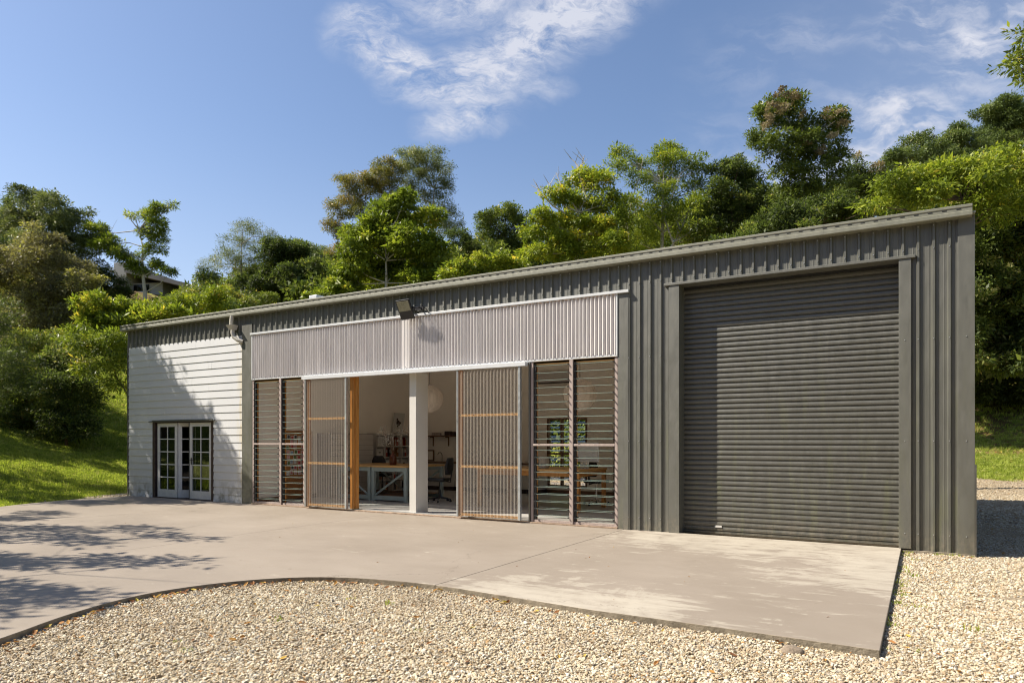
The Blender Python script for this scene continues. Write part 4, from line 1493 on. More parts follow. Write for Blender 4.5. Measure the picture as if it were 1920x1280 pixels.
# ------------------------------------------------------------------ foliage
def crown_mesh(name, blobs, leaf, n_per_m2, mat, seed, droop=.2, aspect=.42, twig=.32, per_twig=16, shell=.55, tone_shift=0., gap=0., tri=False):
    """blobs: (x,y,z, rx,ry,rz). Twigs fill the blobs' outer volume; every twig carries leaves."""
    r = np.random.default_rng(seed)
    C = []; D = []; T = []
    for (x, y, z, rx, ry, rz) in blobs:
        area = math.pi * rx * max(ry if rz < ry * .6 else 0, rz) * 2.6
        nt_ = max(6, int(area * n_per_m2 / per_twig))
        bt = r.normal(.06, .13)
        d = r.normal(size=(nt_, 3)); d /= np.linalg.norm(d, axis=1)[:, None]
        d[:, 2] = np.where(d[:, 2] < -.55, -d[:, 2], d[:, 2])
        # lobes: uneven outline
        f1 = r.normal(size=3) * 3; f2 = r.normal(size=3) * 6
        lob = 1 + .16 * np.sin(d @ f1 + r.uniform(0, 6)) + .12 * np.sin(d @ f2 + r.uniform(0, 6))
        rad = (shell + (1.04 - shell) * r.uniform(0, 1, nt_) ** .6) * lob
        keep = np.ones(nt_, bool)
        if gap > 0:
            g3 = r.normal(size=3) * 5
            keep = (np.sin(d @ g3 + r.uniform(0, 6)) > -1 + gap * 1.1) | (r.uniform(0, 1, nt_) < .25)
        p = np.array([x, y, z]) + d * rad[:, None] * np.array([rx, ry, rz])
        C.append(p[keep]); D.append(d[keep]); T.append((bt + r.normal(0, .14, nt_))[keep])
    C = np.concatenate(C); D = np.concatenate(D); T = np.concatenate(T)
    n = len(C) * per_twig
    c = np.repeat(C, per_twig, 0); dr = np.repeat(D, per_twig, 0); tt = np.repeat(T, per_twig)
    off = r.normal(size=(n, 3)); off /= np.linalg.norm(off, axis=1)[:, None]
    off *= (r.uniform(.1, 1, n) ** .5)[:, None] * twig
    off[:, 2] *= .6
    p = c + off
    ld = off / twig * .9 + dr * .45 + r.normal(size=(n, 3)) * .35
    ld[:, 2] -= droop
    ld /= np.linalg.norm(ld, axis=1)[:, None]
    nr = dr * .5 + np.array([0, 0, .75]) + r.normal(size=(n, 3)) * .45
    sd = np.cross(ld, nr); sd /= (np.linalg.norm(sd, axis=1)[:, None] + 1e-9)
    nn = np.cross(sd, ld)
    L = leaf * r.lognormal(-.04, .36, n)[:, None]
    Wd = L * aspect * .5
    v0 = p; v2 = p + ld * L
    mid = p + ld * L * .45 - nn * L * .06
    v1 = mid + sd * Wd + nn * L * .07; v3 = mid - sd * Wd + nn * L * .07
    tone = np.clip(.45 + tt + r.normal(0, .13, n) + tone_shift, 0, 1)
    if tri:
        mid = p + ld * L * .16
        co = np.stack([mid + sd * Wd * 1.25, v2, mid - sd * Wd * 1.25], 1).reshape(-1, 3)
        return np_mesh(name, co, np.arange(n * 3).reshape(n, 3), mat, tone)
    co = np.stack([v0, v1, v2, v3], 1).reshape(-1, 3)
    q = np.arange(n * 4).reshape(n, 4)
    return np_mesh(name, co, q, mat, tone)


def limb_mesh(name, base, nodes, tips, mat, r0, seed, twigs=2):
    """trunk from base through nodes; limbs from the nodes to every tip, with a few finer twigs"""
    r = random.Random(seed)
    m = MB()
    pts = [Vector(base)] + [Vector(q) for q in nodes]
    k = len(pts)
    m.tube([pts[0] - Vector((0, 0, .3))] + pts, [r0 * 1.25] + [r0 * (1 - .82 * i / max(1, k - 1)) for i in range(k)], 9, cap=False)
    for tp in tips:
        tp = Vector(tp)
        cand = [q for q in pts[1:] if q.z < tp.z + .3] or pts[1:2]
        st_ = min(cand, key=lambda q: (q - tp).length + r.uniform(0, .6))
        mid = st_.lerp(tp, .5) + Vector((r.uniform(-.12, .12), r.uniform(-.12, .12), r.uniform(-.05, .15))) * (tp - st_).length
        rr = max(.010, r0 * .26)
        m.tube([st_, mid, tp], [rr, rr * .7, rr * .3], 6, cap=False)
        for q in range(twigs):
            a = mid.lerp(tp, r.uniform(.1, .9))
            e = a + Vector((r.uniform(-1, 1), r.uniform(-1, 1), r.uniform(-.1, 1))).normalized() * (tp - st_).length * r.uniform(.2, .4)
            m.tube([a, a.lerp(e, .5) + Vector((0, 0, .03)), e], [rr * .4, rr * .25, rr * .12], 4, cap=False)
    return m.mesh(name, mat, True)


def leafy_mass(name, blobs, leaf, per_m2, mat, seed, label):
    """a far wood that reads as one mass: leafy twigs instanced through its volume"""
    protos = [crown_mesh('twig', [(0, 0, 0, .05, .05, .05)], leaf, 1, mat, seed + i, .2, .42, .5, 7, .4, -.08 + .05 * i, 0, True) for i in range(4)]
    r = np.random.default_rng(seed)
    pts = []
    for (x, y, z, rx, ry, rz) in blobs:
        n_ = int(math.pi * rx * rz * per_m2)
        d = r.normal(size=(n_, 3)); d /= np.linalg.norm(d, axis=1)[:, None]
        d[:, 2] = np.abs(d[:, 2]) * np.where(r.uniform(0, 1, n_) < .75, 1, -1)
        f1 = r.normal(size=3) * 4
        rad = (.5 + .55 * r.uniform(0, 1, n_) ** .6) * (1 + .16 * np.sin(d @ f1))
        pts.append(np.array([x, y, z]) + d * rad[:, None] * np.array([rx, ry, rz]))
    pts = np.concatenate(pts); n_ = len(pts)
    sc_ = r.uniform(.8, 1.3, n_)
    return scatter(name, pts, np.stack([r.normal(0, .5, n_), r.normal(0, .5, n_), r.uniform(0, 6.28, n_)], -1), np.stack([sc_, sc_, sc_], -1), proto_collection('twigs', protos), label)


TREE_N = [0]
LEAF_K, DENS_K = .80, 1.32


def tree(name, label, cat, t, blobs, kind='mid', leaf=.13, dens=420, bark='bark', base=None, depth=1.0, droop=.2, aspect=.42, twig=.3, per=16, gap=.0,
         shell=.5, group=None, limbs=True, r0=None, blossom=None, spread=.8, tone=0., bz=None, trunk=None):
    """t: metres from the camera; blobs: (px, py, r_px[, ry_px]) as seen in the photograph"""
    TREE_N[0] += 1
    leaf, dens, twig = leaf * LEAF_K, dens * DENS_K, twig * .85
    seed = 100 + TREE_N[0]
    r = random.Random(seed)
    bl = []
    for b_ in blobs:
        px, py, rp = b_[:3]
        ryp = b_[3] if len(b_) > 3 else rp * .85
        tt = t + r.uniform(-1, 1) * spread * rp * t / FPX * 1.3
        c = P(px, py, tt)
        R = rp * tt / FPX; Rz = ryp * tt / FPX
        bl.append((c.x, c.y, c.z, R, R * depth, Rz))
    core = list(bl)
    cx = sum(b_[0] for b_ in bl) / len(bl); cy = sum(b_[1] for b_ in bl) / len(bl)
    sat = []
    for (x, y, z, R, Ry, Rz) in core:
        if R < .35: continue
        for _ in range(7):
            a = r.uniform(0, 6.28); e = r.uniform(-.2, 1.1)
            q = r.uniform(.18, .42); dd_ = r.uniform(.85, 1.16)
            sat.append((x + math.cos(a) * math.cos(e) * R * dd_, y + math.sin(a) * math.cos(e) * Ry * dd_, z + math.sin(e) * Rz * dd_, R * q, Ry * q, Rz * q * .9))
    bl = [(x, y, z, R * .84, Ry * .84, Rz * .84) for (x, y, z, R, Ry, Rz) in core] + sat
    ncore = len(core)
    if base is not None:
        q = P(base, 826, t); cx, cy = q.x, q.y
    gz_ = tz(cx, cy) if bz is None else bz
    root = empty(name, (cx, cy, gz_), 0, label, cat, group)
    loc = Vector((cx, cy, gz_))
    bl2 = [(a - cx, c - cy, z - gz_, rx, ry, rz) for a, c, z, rx, ry, rz in bl]
    zlo = min(b_[2] for b_ in bl2); zhi = max(b_[2] for b_ in bl2)
    H = max(zhi, 1.)
    nodes = trunk
    if nodes is None:
        mx_ = sum(b_[0] for b_ in bl2) / len(bl2); my_ = sum(b_[1] for b_ in bl2) / len(bl2)
        nodes = []
        z0 = max(.3 * H, min(zlo * .8, H * .5))
        for i in range(5):
            f = i / 4
            nodes.append((mx_ * (.25 + .65 * f) + r.uniform(-.12, .12), my_ * (.25 + .65 * f) + r.uniform(-.12, .12), z0 + (H * .84 - z0) * f))
    r0 = r0 or max(.045, .010 * H + .02)
    if limbs:
        inst('trunk', limb_mesh('trunk', (0, 0, 0), nodes, [b_[:3] for b_ in bl2[:ncore]], MT[bark], r0, seed), root)
    inst('crown', crown_mesh('crown', bl2, leaf, dens, LM[kind], seed, droop, aspect, twig, per, shell, tone, gap, t > 29.5), root)
    if blossom:
        bb = []
        for (px, py, rp) in blossom:
            c = P(px, py, t - .9); R = rp * t / FPX
            bb.append((c.x - cx, c.y - cy, c.z - gz_, R, R, R * .8))
        inst('blossom', crown_mesh('blossom', bb, .06, 1000, LM['blossom'], seed + 7, 0, .8, .11, 24, .5, -.05), root)
    return root


import os
FOL = 1
if FOL:
    GRP_L = 'trees and bushes on the left slope'
    # left side
    tree('feathery_tree', 'dark feathery needled tree cut by the left edge of the photo', 'tree', 22,
         [(-30, 640, 60), (-20, 700, 60), (15, 690, 42), (-10, 590, 40), (20, 735, 35), (-30, 760, 50)], 'dark', .10, 900, aspect=.16, droop=.0, base=-40, gap=.2, twig=.24)
    tree('broad_bush', 'tall grey olive bush covering the left slope', 'bush', 35,
         [(40, 505, 62), (112, 520, 52), (60, 585, 68), (140, 595, 52), (20, 640, 55), (95, 650, 58), (75, 470, 42), (20, 560, 55), (150, 540, 36), (160, 650, 30)], 'greyolive', .13, 520, gap=.3, twig=.34, spread=.5, tone=.12)
    tree('low_bush', 'leafy green bush at the foot of the left slope', 'bush', 31,
         [(30, 690, 52), (75, 715, 52), (30, 745, 48), (85, 760, 36), (105, 700, 40), (10, 720, 45), (60, 655, 45), (20, 780, 44, 26), (75, 785, 40, 22), (-20, 760, 44), (60, 808, 40, 18), (15, 806, 40, 18), (-30, 800, 40, 20)], 'mid', .13, 520, gap=.3, base=55, tone=.2)
    tree('dark_bush', 'dense dark glossy bush overhanging the lawn on the left', 'bush', 29,
         [(135, 690, 45), (130, 735, 50), (150, 765, 32), (110, 770, 32), (100, 730, 34), (160, 725, 28), (140, 785, 38, 20), (105, 790, 30, 18), (140, 812, 36, 16), (105, 815, 32, 14), (165, 795, 20, 14)], 'dark', .12, 560, base=125, gap=.25, tone=.2)
    tree('round_tree', 'tall round topped dark green tree at the upper left', 'tree', 46,
         [(60, 400, 42), (100, 395, 38), (40, 430, 40), (85, 440, 48), (135, 435, 36), (120, 470, 44), (165, 465, 32), (60, 460, 40), (150, 410, 24), (140, 495, 40)], 'olive', .14, 430, gap=.3, tone=-.05)
    tree('spiky_tree', 'narrow pointed tree at the far upper left', 'tree', 50,
         [(10, 440, 30, 24), (12, 410, 22, 20), (22, 385, 12, 18), (25, 365, 6, 14), (-10, 430, 30), (5, 470, 36)], 'dark', .13, 480, base=15)
    tree('spreading_tree', 'dark low spreading tree in front of the hillside house', 'tree', 47,
         [(170, 520, 36, 22), (200, 530, 30, 18), (180, 550, 36, 20), (215, 560, 30, 16)], 'dark', .14, 480, aspect=.3, base=190)
    tree('glossy_shrub', 'bright green broad leaved shrub rising beside the shed corner', 'bush', 27,
         [(175, 570, 26, 16), (215, 582, 28, 15), (255, 592, 30, 16), (300, 597, 30, 14), (195, 610, 28, 16), (235, 615, 28, 18), (165, 600, 18, 12), (330, 590, 24, 12)], 'bright', .17, 520, aspect=.36, droop=-.1, base=300, gap=.2, twig=.3, r0=.04)
    tree('hanging_shrub', 'green shrub with drooping sprays left of the shed wall', 'bush', 25,
         [(160, 650, 34, 22), (205, 650, 34, 22), (230, 690, 22, 26), (185, 690, 30, 20), (215, 725, 22, 16), (225, 640, 22), (140, 630, 22)], 'bright', .16, 400, aspect=.3, droop=.45, base=262, gap=.35, tone=-.05, r0=.03)
    tree('young_tree', 'slim young tree with two upright leafy stems before the house', 'tree', 45,
         [(175, 434, 20, 13), (188, 462, 22, 14), (206, 452, 18, 12), (218, 476, 20, 14), (236, 488, 16, 11), (250, 500, 14, 10), (262, 480, 10, 9), (300, 392, 12, 9), (325, 386, 9, 7), (282, 405, 14, 14), (292, 425, 16, 16), (275, 440, 12, 12),
          (298, 450, 14, 14), (282, 470, 12, 12), (255, 408, 10, 7), (242, 404, 8, 5), (305, 470, 10, 10), (300, 500, 15, 9), (262, 512, 15, 9), (318, 512, 13, 8), (290, 390, 8, 12)],
         'bright', .17, 560, bark='bark_pale', aspect=.28, base=277, twig=.28, per=12, r0=.14, spread=.3, tone=-.1)
    for k, (a, bl, kd, tt, lb) in enumerate((
        ('slope_bush', [(245, 640, 40), (180, 620, 30), (270, 620, 36), (140, 690, 26)], 'mid', 34, 'mid green bush filling the slope behind the shed corner'),
        ('slope_bush', [(330, 570, 30, 20), (370, 575, 34, 22), (300, 590, 36, 20), (410, 570, 34, 24)], 'yellow', 33, 'yellow green bush above the left end of the roof'),
    )):
        tree(a, lb, 'bush', tt, bl, kd, .14, 450, group=None, gap=.2, base=330, r0=.04)
    # middle left, beyond the roof
    tree('fine_tree', 'wispy grey green tree left of the dark one beyond the roof', 'tree', 52,
         [(455, 430, 22, 14), (470, 445, 30, 24), (440, 465, 30), (425, 495, 32), (395, 498, 24, 18), (462, 495, 34), (500, 470, 26), (480, 520, 36), (505, 445, 14, 12), (385, 515, 18)], 'olive', .12, 360, aspect=.2, gap=.4, bark='bark_pale', tone=.1)
    tree('dense_tree', 'dense dark green tree in the middle of the left treeline', 'tree', 50,
         [(515, 480, 34), (545, 470, 26, 22), (530, 515, 50), (560, 530, 46), (500, 540, 40), (585, 545, 34), (520, 560, 40)], 'dark', .14, 520, tone=.05)
    tree('light_tree', 'pale green tree behind the dense dark one', 'tree', 60,
         [(560, 475, 26, 18), (590, 480, 26, 18), (605, 505, 30, 22), (620, 530, 36), (640, 515, 24), (575, 500, 30)], 'far', .15, 420, gap=.2, tone=.1)
    tree('soft_tree', 'soft light green tree beside the house roof', 'tree', 44,
         [(395, 530, 24, 24), (385, 560, 34, 26), (415, 560, 36, 28), (440, 580, 36, 20), (360, 580, 26, 16), (475, 575, 40, 26)], 'mid', .13, 460, base=395, tone=.15, gap=.2)
    # centre: tall eucalypts and the green tree before them
    tree('tall_eucalypt', 'tallest gum tree with thin drooping grey green crown', 'tree', 56,
         [(775, 298, 28, 18), (800, 305, 34, 22), (825, 325, 24, 20), (770, 320, 28, 18), (838, 355, 16, 22), (800, 345, 32, 20), (820, 380, 22, 24), (845, 400, 14, 18), (785, 370, 26), (848, 430, 20, 18), (825, 430, 24)], 'olive', .17, 330, aspect=.22, droop=.6, gap=.4, tone=.12, bark='bark_pale', twig=.4)
    tree('rusty_eucalypt', 'gum tree with rounded rusty olive crown clumps', 'tree', 52,
         [(725, 320, 26, 16), (705, 335, 28, 18), (672, 340, 26, 16), (648, 345, 20, 18), (742, 335, 20, 16), (690, 360, 34, 24), (655, 375, 22, 18), (735, 362, 26, 18), (630, 400, 18, 22), (640, 440, 20, 18), (622, 425, 18, 16), (675, 400, 28),
          (635, 470, 22, 14), (660, 450, 24, 16)], 'rust', .15, 430, aspect=.3, droop=.4, gap=.25, tone=.08, bark='bark_pale', twig=.34)
    tree('broad_green_tree', 'bright broad leaved tree in front of the tall gums', 'tree', 38,
         [(715, 395, 30, 20), (755, 385, 30, 20), (795, 415, 32, 24), (700, 430, 40, 28), (745, 425, 40, 28), (680, 460, 36, 26), (730, 470, 46), (780, 460, 42), (665, 500, 34), (700, 520, 48), (760, 515, 50), (815, 480, 32), (645, 535, 36, 26), (800, 530, 40, 24), (610, 560, 30, 16), (640, 550, 34, 18)],
         'bright', .19, 360, aspect=.5, gap=.25, bark='bark_pale', tone=-.12)
    tree('small_dark_tree', 'small round dark tree just right of the gums', 'tree', 48,
         [(862, 455, 26, 28), (882, 475, 20, 24), (850, 490, 26), (870, 510, 28), (840, 520, 30)], 'dark', .13, 460, gap=.2, tone=.1)
    tree('loose_tree', 'dark loose crowned tree in the dip of the treeline', 'tree', 50,
         [(915, 415, 24, 16), (950, 405, 28, 16), (975, 415, 24, 18), (930, 435, 34, 24), (965, 445, 34, 26), (905, 450, 22), (985, 450, 24), (920, 480, 34), (960, 490, 38)], 'mid', .15, 380, gap=.35, tone=-.1)
    tree('roof_bush', 'bright bush showing low over the middle of the roof', 'bush', 33,
         [(880, 505, 28, 16), (920, 500, 30, 18), (850, 520, 28, 14), (960, 505, 30, 16), (900, 530, 40, 18)], 'bright', .16, 420, gap=.15)
    # pale-limbed trees
    pl = tree('pale_limbed_tree', 'yellow green tree with pale bare limbs above the roof middle', 'tree', 35,
         [(1040, 370, 22, 16), (1062, 375, 26, 14), (1095, 330, 26, 14), (1120, 345, 30, 18), (1075, 355, 22, 14), (1020, 410, 26, 14), (1000, 440, 26, 16), (1045, 420, 34, 20), (1085, 400, 34, 22), (1130, 385, 34, 22), (1010, 475, 34, 20), (1060, 460, 42, 24),
          (1110, 440, 42, 26), (1160, 420, 36, 24), (1080, 490, 44, 20), (1150, 470, 44, 26), (1185, 385, 28, 20)], 'yellow', .17, 360, bark='bark_pale', aspect=.36, droop=.35, gap=.35, twig=.3)
    def bare(root, t, lines, r0, name='bare_branch'):
        for ln in lines:
            m = MB()
            pts = [P(x, y, t) - root.location for x, y in ln]
            pts = [p + Vector((0, .12 * i, 0)) for i, p in enumerate(pts)]
            n_ = len(pts)
            m.tube(pts, [r0 * (1 - .75 * i / (n_ - 1)) for i in range(n_)], 5)
            rr_ = random.Random(int(ln[0][0]))
            for q in range(1, n_):
                for _ in range(2):
                    e = pts[q - 1].lerp(pts[q], rr_.uniform(.2, .9))
                    m.tube([e, e + Vector((rr_.uniform(-.5, .3), rr_.uniform(-.3, .3), rr_.uniform(.25, .7)))], [r0 * .4, r0 * .15], 4)
            m.build(name, MT['bark_pale'], root)
    bare(pl, 34.6, [[(1060, 400), (1035, 385), (1010, 360), (998, 338)], [(1100, 370), (1085, 330), (1078, 305), (1062, 290)], [(1085, 330), (1090, 305), (1092, 288)], [(1040, 380), (1032, 350), (1022, 338)], [(1055, 370), (1048, 340), (1038, 320)],
                    [(1130, 470), (1120, 430), (1105, 400), (1098, 370)], [(1150, 480), (1165, 430), (1185, 395), (1210, 370)], [(1130, 470), (1145, 430), (1150, 395)]], .05)
    wt = tree('willowy_tree', 'tall mid green tree with forked pale branches', 'tree', 37,
         [(1165, 295, 22, 14), (1185, 310, 24, 16), (1150, 315, 22, 14), (1245, 285, 26, 14), (1265, 300, 28, 20), (1235, 310, 26, 18), (1300, 305, 20, 16), (1310, 325, 18, 16), (1270, 335, 32, 24), (1225, 345, 30, 22), (1195, 340, 26, 18), (1305, 360, 24, 24),
          (1250, 380, 36), (1210, 400, 34), (1290, 400, 34), (1240, 430, 44), (1300, 445, 34), (1200, 455, 36)], 'bright', .14, 400, bark='bark_pale', aspect=.3, gap=.3, tone=-.1)
    bare(wt, 36.2, [[(1255, 470), (1275, 430), (1290, 390), (1300, 340), (1308, 315)], [(1262, 455), (1245, 410), (1255, 370), (1270, 330)], [(1180, 470), (1175, 420), (1182, 370), (1195, 325), (1200, 290)], [(1275, 430), (1262, 400), (1256, 385)], [(1262, 455), (1300, 430), (1318, 395)]], .055)
    # dark right-centre group
    tree('domed_tree', 'rounded dark glossy tree beside the flowering one', 'tree', 36,
         [(1360, 325, 26, 20), (1385, 315, 28, 18), (1410, 335, 26), (1345, 360, 26), (1380, 360, 40, 34), (1420, 385, 36), (1345, 400, 32), (1390, 410, 44), (1430, 430, 40), (1350, 435, 34), (1320, 440, 26)], 'dark', .14, 480, tone=.12, gap=.1)
    tree('flowering_tree', 'tallest forked tree with pinkish brown flower heads', 'tree', 31,
         [(1462, 195, 24, 20), (1490, 200, 24, 18), (1435, 225, 20, 22), (1470, 235, 36, 28), (1510, 240, 22, 24), (1430, 265, 24, 22), (1455, 285, 34, 26), (1500, 280, 32, 26), (1550, 235, 22, 20), (1575, 220, 16, 16), (1575, 245, 18, 18), (1545, 270, 30, 22),
          (1530, 305, 32, 24), (1570, 300, 20, 20), (1465, 325, 28, 22), (1510, 340, 34, 24), (1570, 335, 22, 20), (1540, 370, 34), (1480, 375, 34)], 'mid', .14, 460, tone=-.08, gap=.15, bark='bark_pale', base=1505,
         blossom=[(1465, 176, 11), (1490, 182, 10), (1448, 200, 10), (1470, 205, 12), (1442, 225, 11), (1435, 240, 8), (1552, 215, 9), (1575, 212, 8), (1582, 232, 9), (1560, 255, 9), (1505, 215, 6), (1540, 285, 9), (1515, 270, 8), (1505, 265, 7)])
    tree('under_tree', 'dark glossy tree beneath the flowering one', 'tree', 28,
         [(1480, 410, 40, 30), (1430, 445, 40, 26), (1530, 410, 42, 32), (1570, 390, 30), (1490, 450, 44, 26), (1560, 430, 40, 28), (1600, 405, 30), (1380, 465, 40, 22)], 'dark', .14, 520, tone=.12)
    tree('brown_flower_tree', 'darker tree with brown flower heads right of the fork', 'tree', 33,
         [(1605, 300, 10, 10), (1600, 325, 20, 18), (1625, 340, 24, 22), (1655, 335, 22, 20), (1640, 365, 34), (1600, 360, 28), (1680, 360, 26)], 'dark', .13, 460, tone=.05, gap=.2,
         blossom=[(1608, 293, 6), (1645, 315, 11), (1655, 330, 10), (1632, 350, 8), (1640, 385, 10), (1630, 400, 8), (1577, 375, 6)])
    tree('hill_tree', 'soft green tree rising furthest up the right hillside', 'tree', 70,
         [(1880, 205, 32, 18), (1850, 215, 20, 14), (1905, 225, 26, 22), (1870, 240, 36, 24), (1845, 262, 22), (1895, 265, 40), (1860, 285, 36), (1940, 230, 40)], 'far', .2, 300, gap=.25, twig=.5)
    tree('hill_tree', 'layered soft green tree lower on the right hillside', 'tree', 64,
         [(1800, 245, 18, 10), (1790, 262, 26, 14), (1825, 262, 26, 18), (1770, 285, 30, 18), (1815, 290, 36, 24), (1840, 310, 36), (1780, 310, 32)], 'far', .19, 320, gap=.3, twig=.45, tone=-.05)
    tree('hill_tree', 'small loose tree at the near end of the right hillside', 'tree', 60,
         [(1735, 262, 18, 12), (1715, 275, 24, 16), (1750, 285, 24, 16), (1700, 300, 30, 18), (1670, 305, 18, 12), (1735, 310, 34, 20), (1760, 330, 40, 24)], 'far', .19, 320, gap=.3, twig=.45)
    tree('bright_tree', 'bright yellow green tree over the right end of the roof', 'tree', 19,
         [(1665, 355, 28, 18), (1700, 340, 32, 20), (1745, 345, 34, 22), (1785, 325, 34, 24), (1830, 320, 32, 24), (1870, 310, 32, 24), (1905, 300, 30, 24), (1690, 375, 34, 20), (1740, 370, 34, 18), (1800, 355, 38, 22), (1855, 350, 40, 26), (1905, 345, 40, 30), (1640, 385, 24, 14), (1950, 320, 50), (1850, 395, 34, 30), (1900, 400, 36, 30)],
         'bright', .13, 640, aspect=.36, droop=.35, gap=.25, tone=-.02, base=1775, twig=.28)
    tree('wall_tree', 'dark glossy tree filling the gap right of the shed', 'tree', 21,
         [(1850, 410, 42), (1905, 400, 42), (1850, 470, 42), (1900, 470, 46), (1850, 530, 40), (1900, 535, 44), (1850, 590, 36), (1905, 600, 42), (1845, 640, 30), (1890, 655, 34), (1960, 450, 60), (1960, 560, 60), (1950, 650, 50), (1810, 480, 30), (1810, 560, 30), (1850, 680, 36, 24), (1900, 690, 40, 22), (1810, 640, 34)],
         'dark', .14, 560, tone=.2, base=1990, depth=1.8, aspect=.42, droop=.35, twig=.26)
    tree('back_tree', 'shadowy tree behind the glossy one right of the shed', 'tree', 30,
         [(1800, 640, 50), (1850, 620, 50), (1900, 640, 50), (1950, 620, 60), (1830, 690, 46, 30), (1880, 700, 46, 30), (1940, 700, 50, 30), (1990, 660, 60), (1790, 700, 46, 30), (1850, 740, 30, 18), (1920, 745, 36, 18)], 'dark', .15, 420, base=1960, tone=-.1, depth=2.2)
    # overhanging spray, upper right: its tree stands right of the picture
    tree('overhanging_tree', 'leafy spray hanging into the upper right corner of the photo', 'tree', 13,
         [(1915, 108, 14, 12), (1925, 130, 18, 22), (1912, 128, 9, 10), (1917, 152, 8, 10), (1960, 90, 60, 50), (2010, 140, 70), (2040, 30, 80), (2100, 120, 90), (2120, 230, 80)], 'mid', .11, 420, aspect=.34, droop=.4, base=2230, twig=.16, spread=.3)
    # low planting behind the shed, seen through the rear window and over the roof
    for k, (x, y, rr, kd, lb) in enumerate(((-9.6, 10.5, 1.25, 'mid', 'leafy shrub outside the rear window'), (-7.4, 11.5, 1.4, 'bright', 'bright shrub outside the rear window to the right'), (-11.6, 11.5, 1.4, 'dark', 'dark shrub outside the rear window to the left'))):
        z = tz(x, y)
        root = empty('window_shrub', (x, y, z), 0, lb, 'bush')
        inst('trunk', limb_mesh('trunk', (0, 0, 0), [(0, 0, .6), (.1, 0, 1.2)], [(.5, 0, 1.6), (-.5, .2, 1.4), (0, -.4, 1.9)], MT['bark'], .05, 40 + k), root)
        inst('crown', crown_mesh('crown', [(0, 0, 1.1, rr, rr, 1.1), (.5, .2, 2.2, rr, rr * .8, 1.0), (-.6, .3, 2.6, rr * .9, rr * .8, 1.0)], .14, 420, LM[kd], 50 + k), root)
    # ridge woodland behind everything: trees on the hill one can hardly tell apart
    def woods():
        r = random.Random(77)
        bl = []
        for px in range(-60, 2000, 26):
            t_ = r.uniform(48, 60) if px < 1300 else r.uniform(40, 50)
            top = np.interp(px, [-60, 100, 170, 330, 420, 560, 640, 900, 1100, 1400, 1650, 1960], [470, 500, 590, 590, 540, 505, 500, 480, 440, 390, 350, 320]) + r.uniform(-6, 18)
            for j in range(7):
                py = top + j * 36
                c = P(px + r.uniform(-12, 12), py, t_ + r.uniform(-2, 2) - j * .6)
                if c.z < tz(c.x, c.y) - .5: continue
                R = r.uniform(26, 36) * t_ / FPX
                bl.append((c.x, c.y, c.z, R, R, R * .8))
        leafy_mass('woodland', bl, .24, 7.5, LM['mid'], 991, 'mass of darker woodland on the hillside behind the trees')
    woods()

    # trees that stand left of the picture and throw the shade on boards, concrete and lawn
    def side_tree(x, y, blobs, kind, label, leaf=.15, dens=260, r0=.16, droop=.2):
        TREE_N[0] += 1
        z = tz(x, y)
        root = empty('shade_tree', (x, y, z), 0, label, 'tree')
        b2 = [(a - x, c - y, zz - z, rx, ry, rz) for a, c, zz, rx, ry, rz in blobs]
        H = max(q[2] for q in b2)
        inst('trunk', limb_mesh('trunk', (0, 0, 0), [(0, 0, H * .3), (.1, .1, H * .5), (0, 0, H * .7), (.1, 0, H * .9)], [q[:3] for q in b2], MT['bark'], r0, TREE_N[0]), root)
        inst('crown', crown_mesh('crown', b2, leaf, dens, LM[kind], 300 + TREE_N[0], droop, .4, .3, 14, .3, 0, .2, True), root)
    def sh(gx, gy, gz, h, rx, ry, rz):
        k = (h - gz) / 2.05
        return (gx - 1.75 * k, gy - 1.0 * k, h, rx, ry, rz)
    side_tree(-27.0, -6.0, [sh(-18.6, 0, 3.3, 9.6, 1.0, .8, .9), sh(-18.9, 0, 1.8, 9.0, 1.1, .9, 1.0), sh(-17.6, 0, 2.7, 9.4, .8, .6, .8), sh(-16.9, 0, 2.0, 8.8, .8, .6, .6), sh(-15.9, 0, 1.6, 8.6, .7, .5, .35), sh(-18.8, 0, .4, 8.2, 1.2, .9, .8),
                          sh(-17.3, 0, 1.2, 8.4, .8, .6, .5), sh(-17.0, -.5, 0, 7.6, .9, .5, .5), sh(-18.2, -1.5, 0, 8.0, 1.1, .7, .6), sh(-16.0, -.4, 0, 7.2, .7, .25, .2), sh(-15.2, 0, 1.1, 8.4, .5, .3, .2), sh(-20.5, -1.5, 0, 8.4, 1.3, 1.0, .8)],
              'mid', 'broad shade tree standing just left of the view beside the lawn', dens=330)
    side_tree(-20.4, -10.0, [sh(-14.6, -5.5, 0, 6.4, 1.3, .5, .4), sh(-13.1, -4.8, 0, 6.0, 1.1, .28, .2), sh(-12.0, -4.0, 0, 5.8, .9, .14, .12), sh(-12.9, -6.1, 0, 6.2, 1.0, .35, .25), sh(-11.5, -5.35, 0, 5.8, 1.1, .22, .2), sh(-10.5, -4.35, 0, 5.6, .9, .10, .1),
                            sh(-15.8, -4.3, 0, 6.8, .8, .25, .2), sh(-16.3, -3.4, 0, 7.2, .7, .2, .2), sh(-14.6, -7.2, 0, 7.0, 1.2, .8, .6), sh(-16.4, -6.6, 0, 8.0, 1.4, 1.0, .8)],
              'mid', 'tall shade tree beside the driveway left of the view', r0=.12, dens=400)
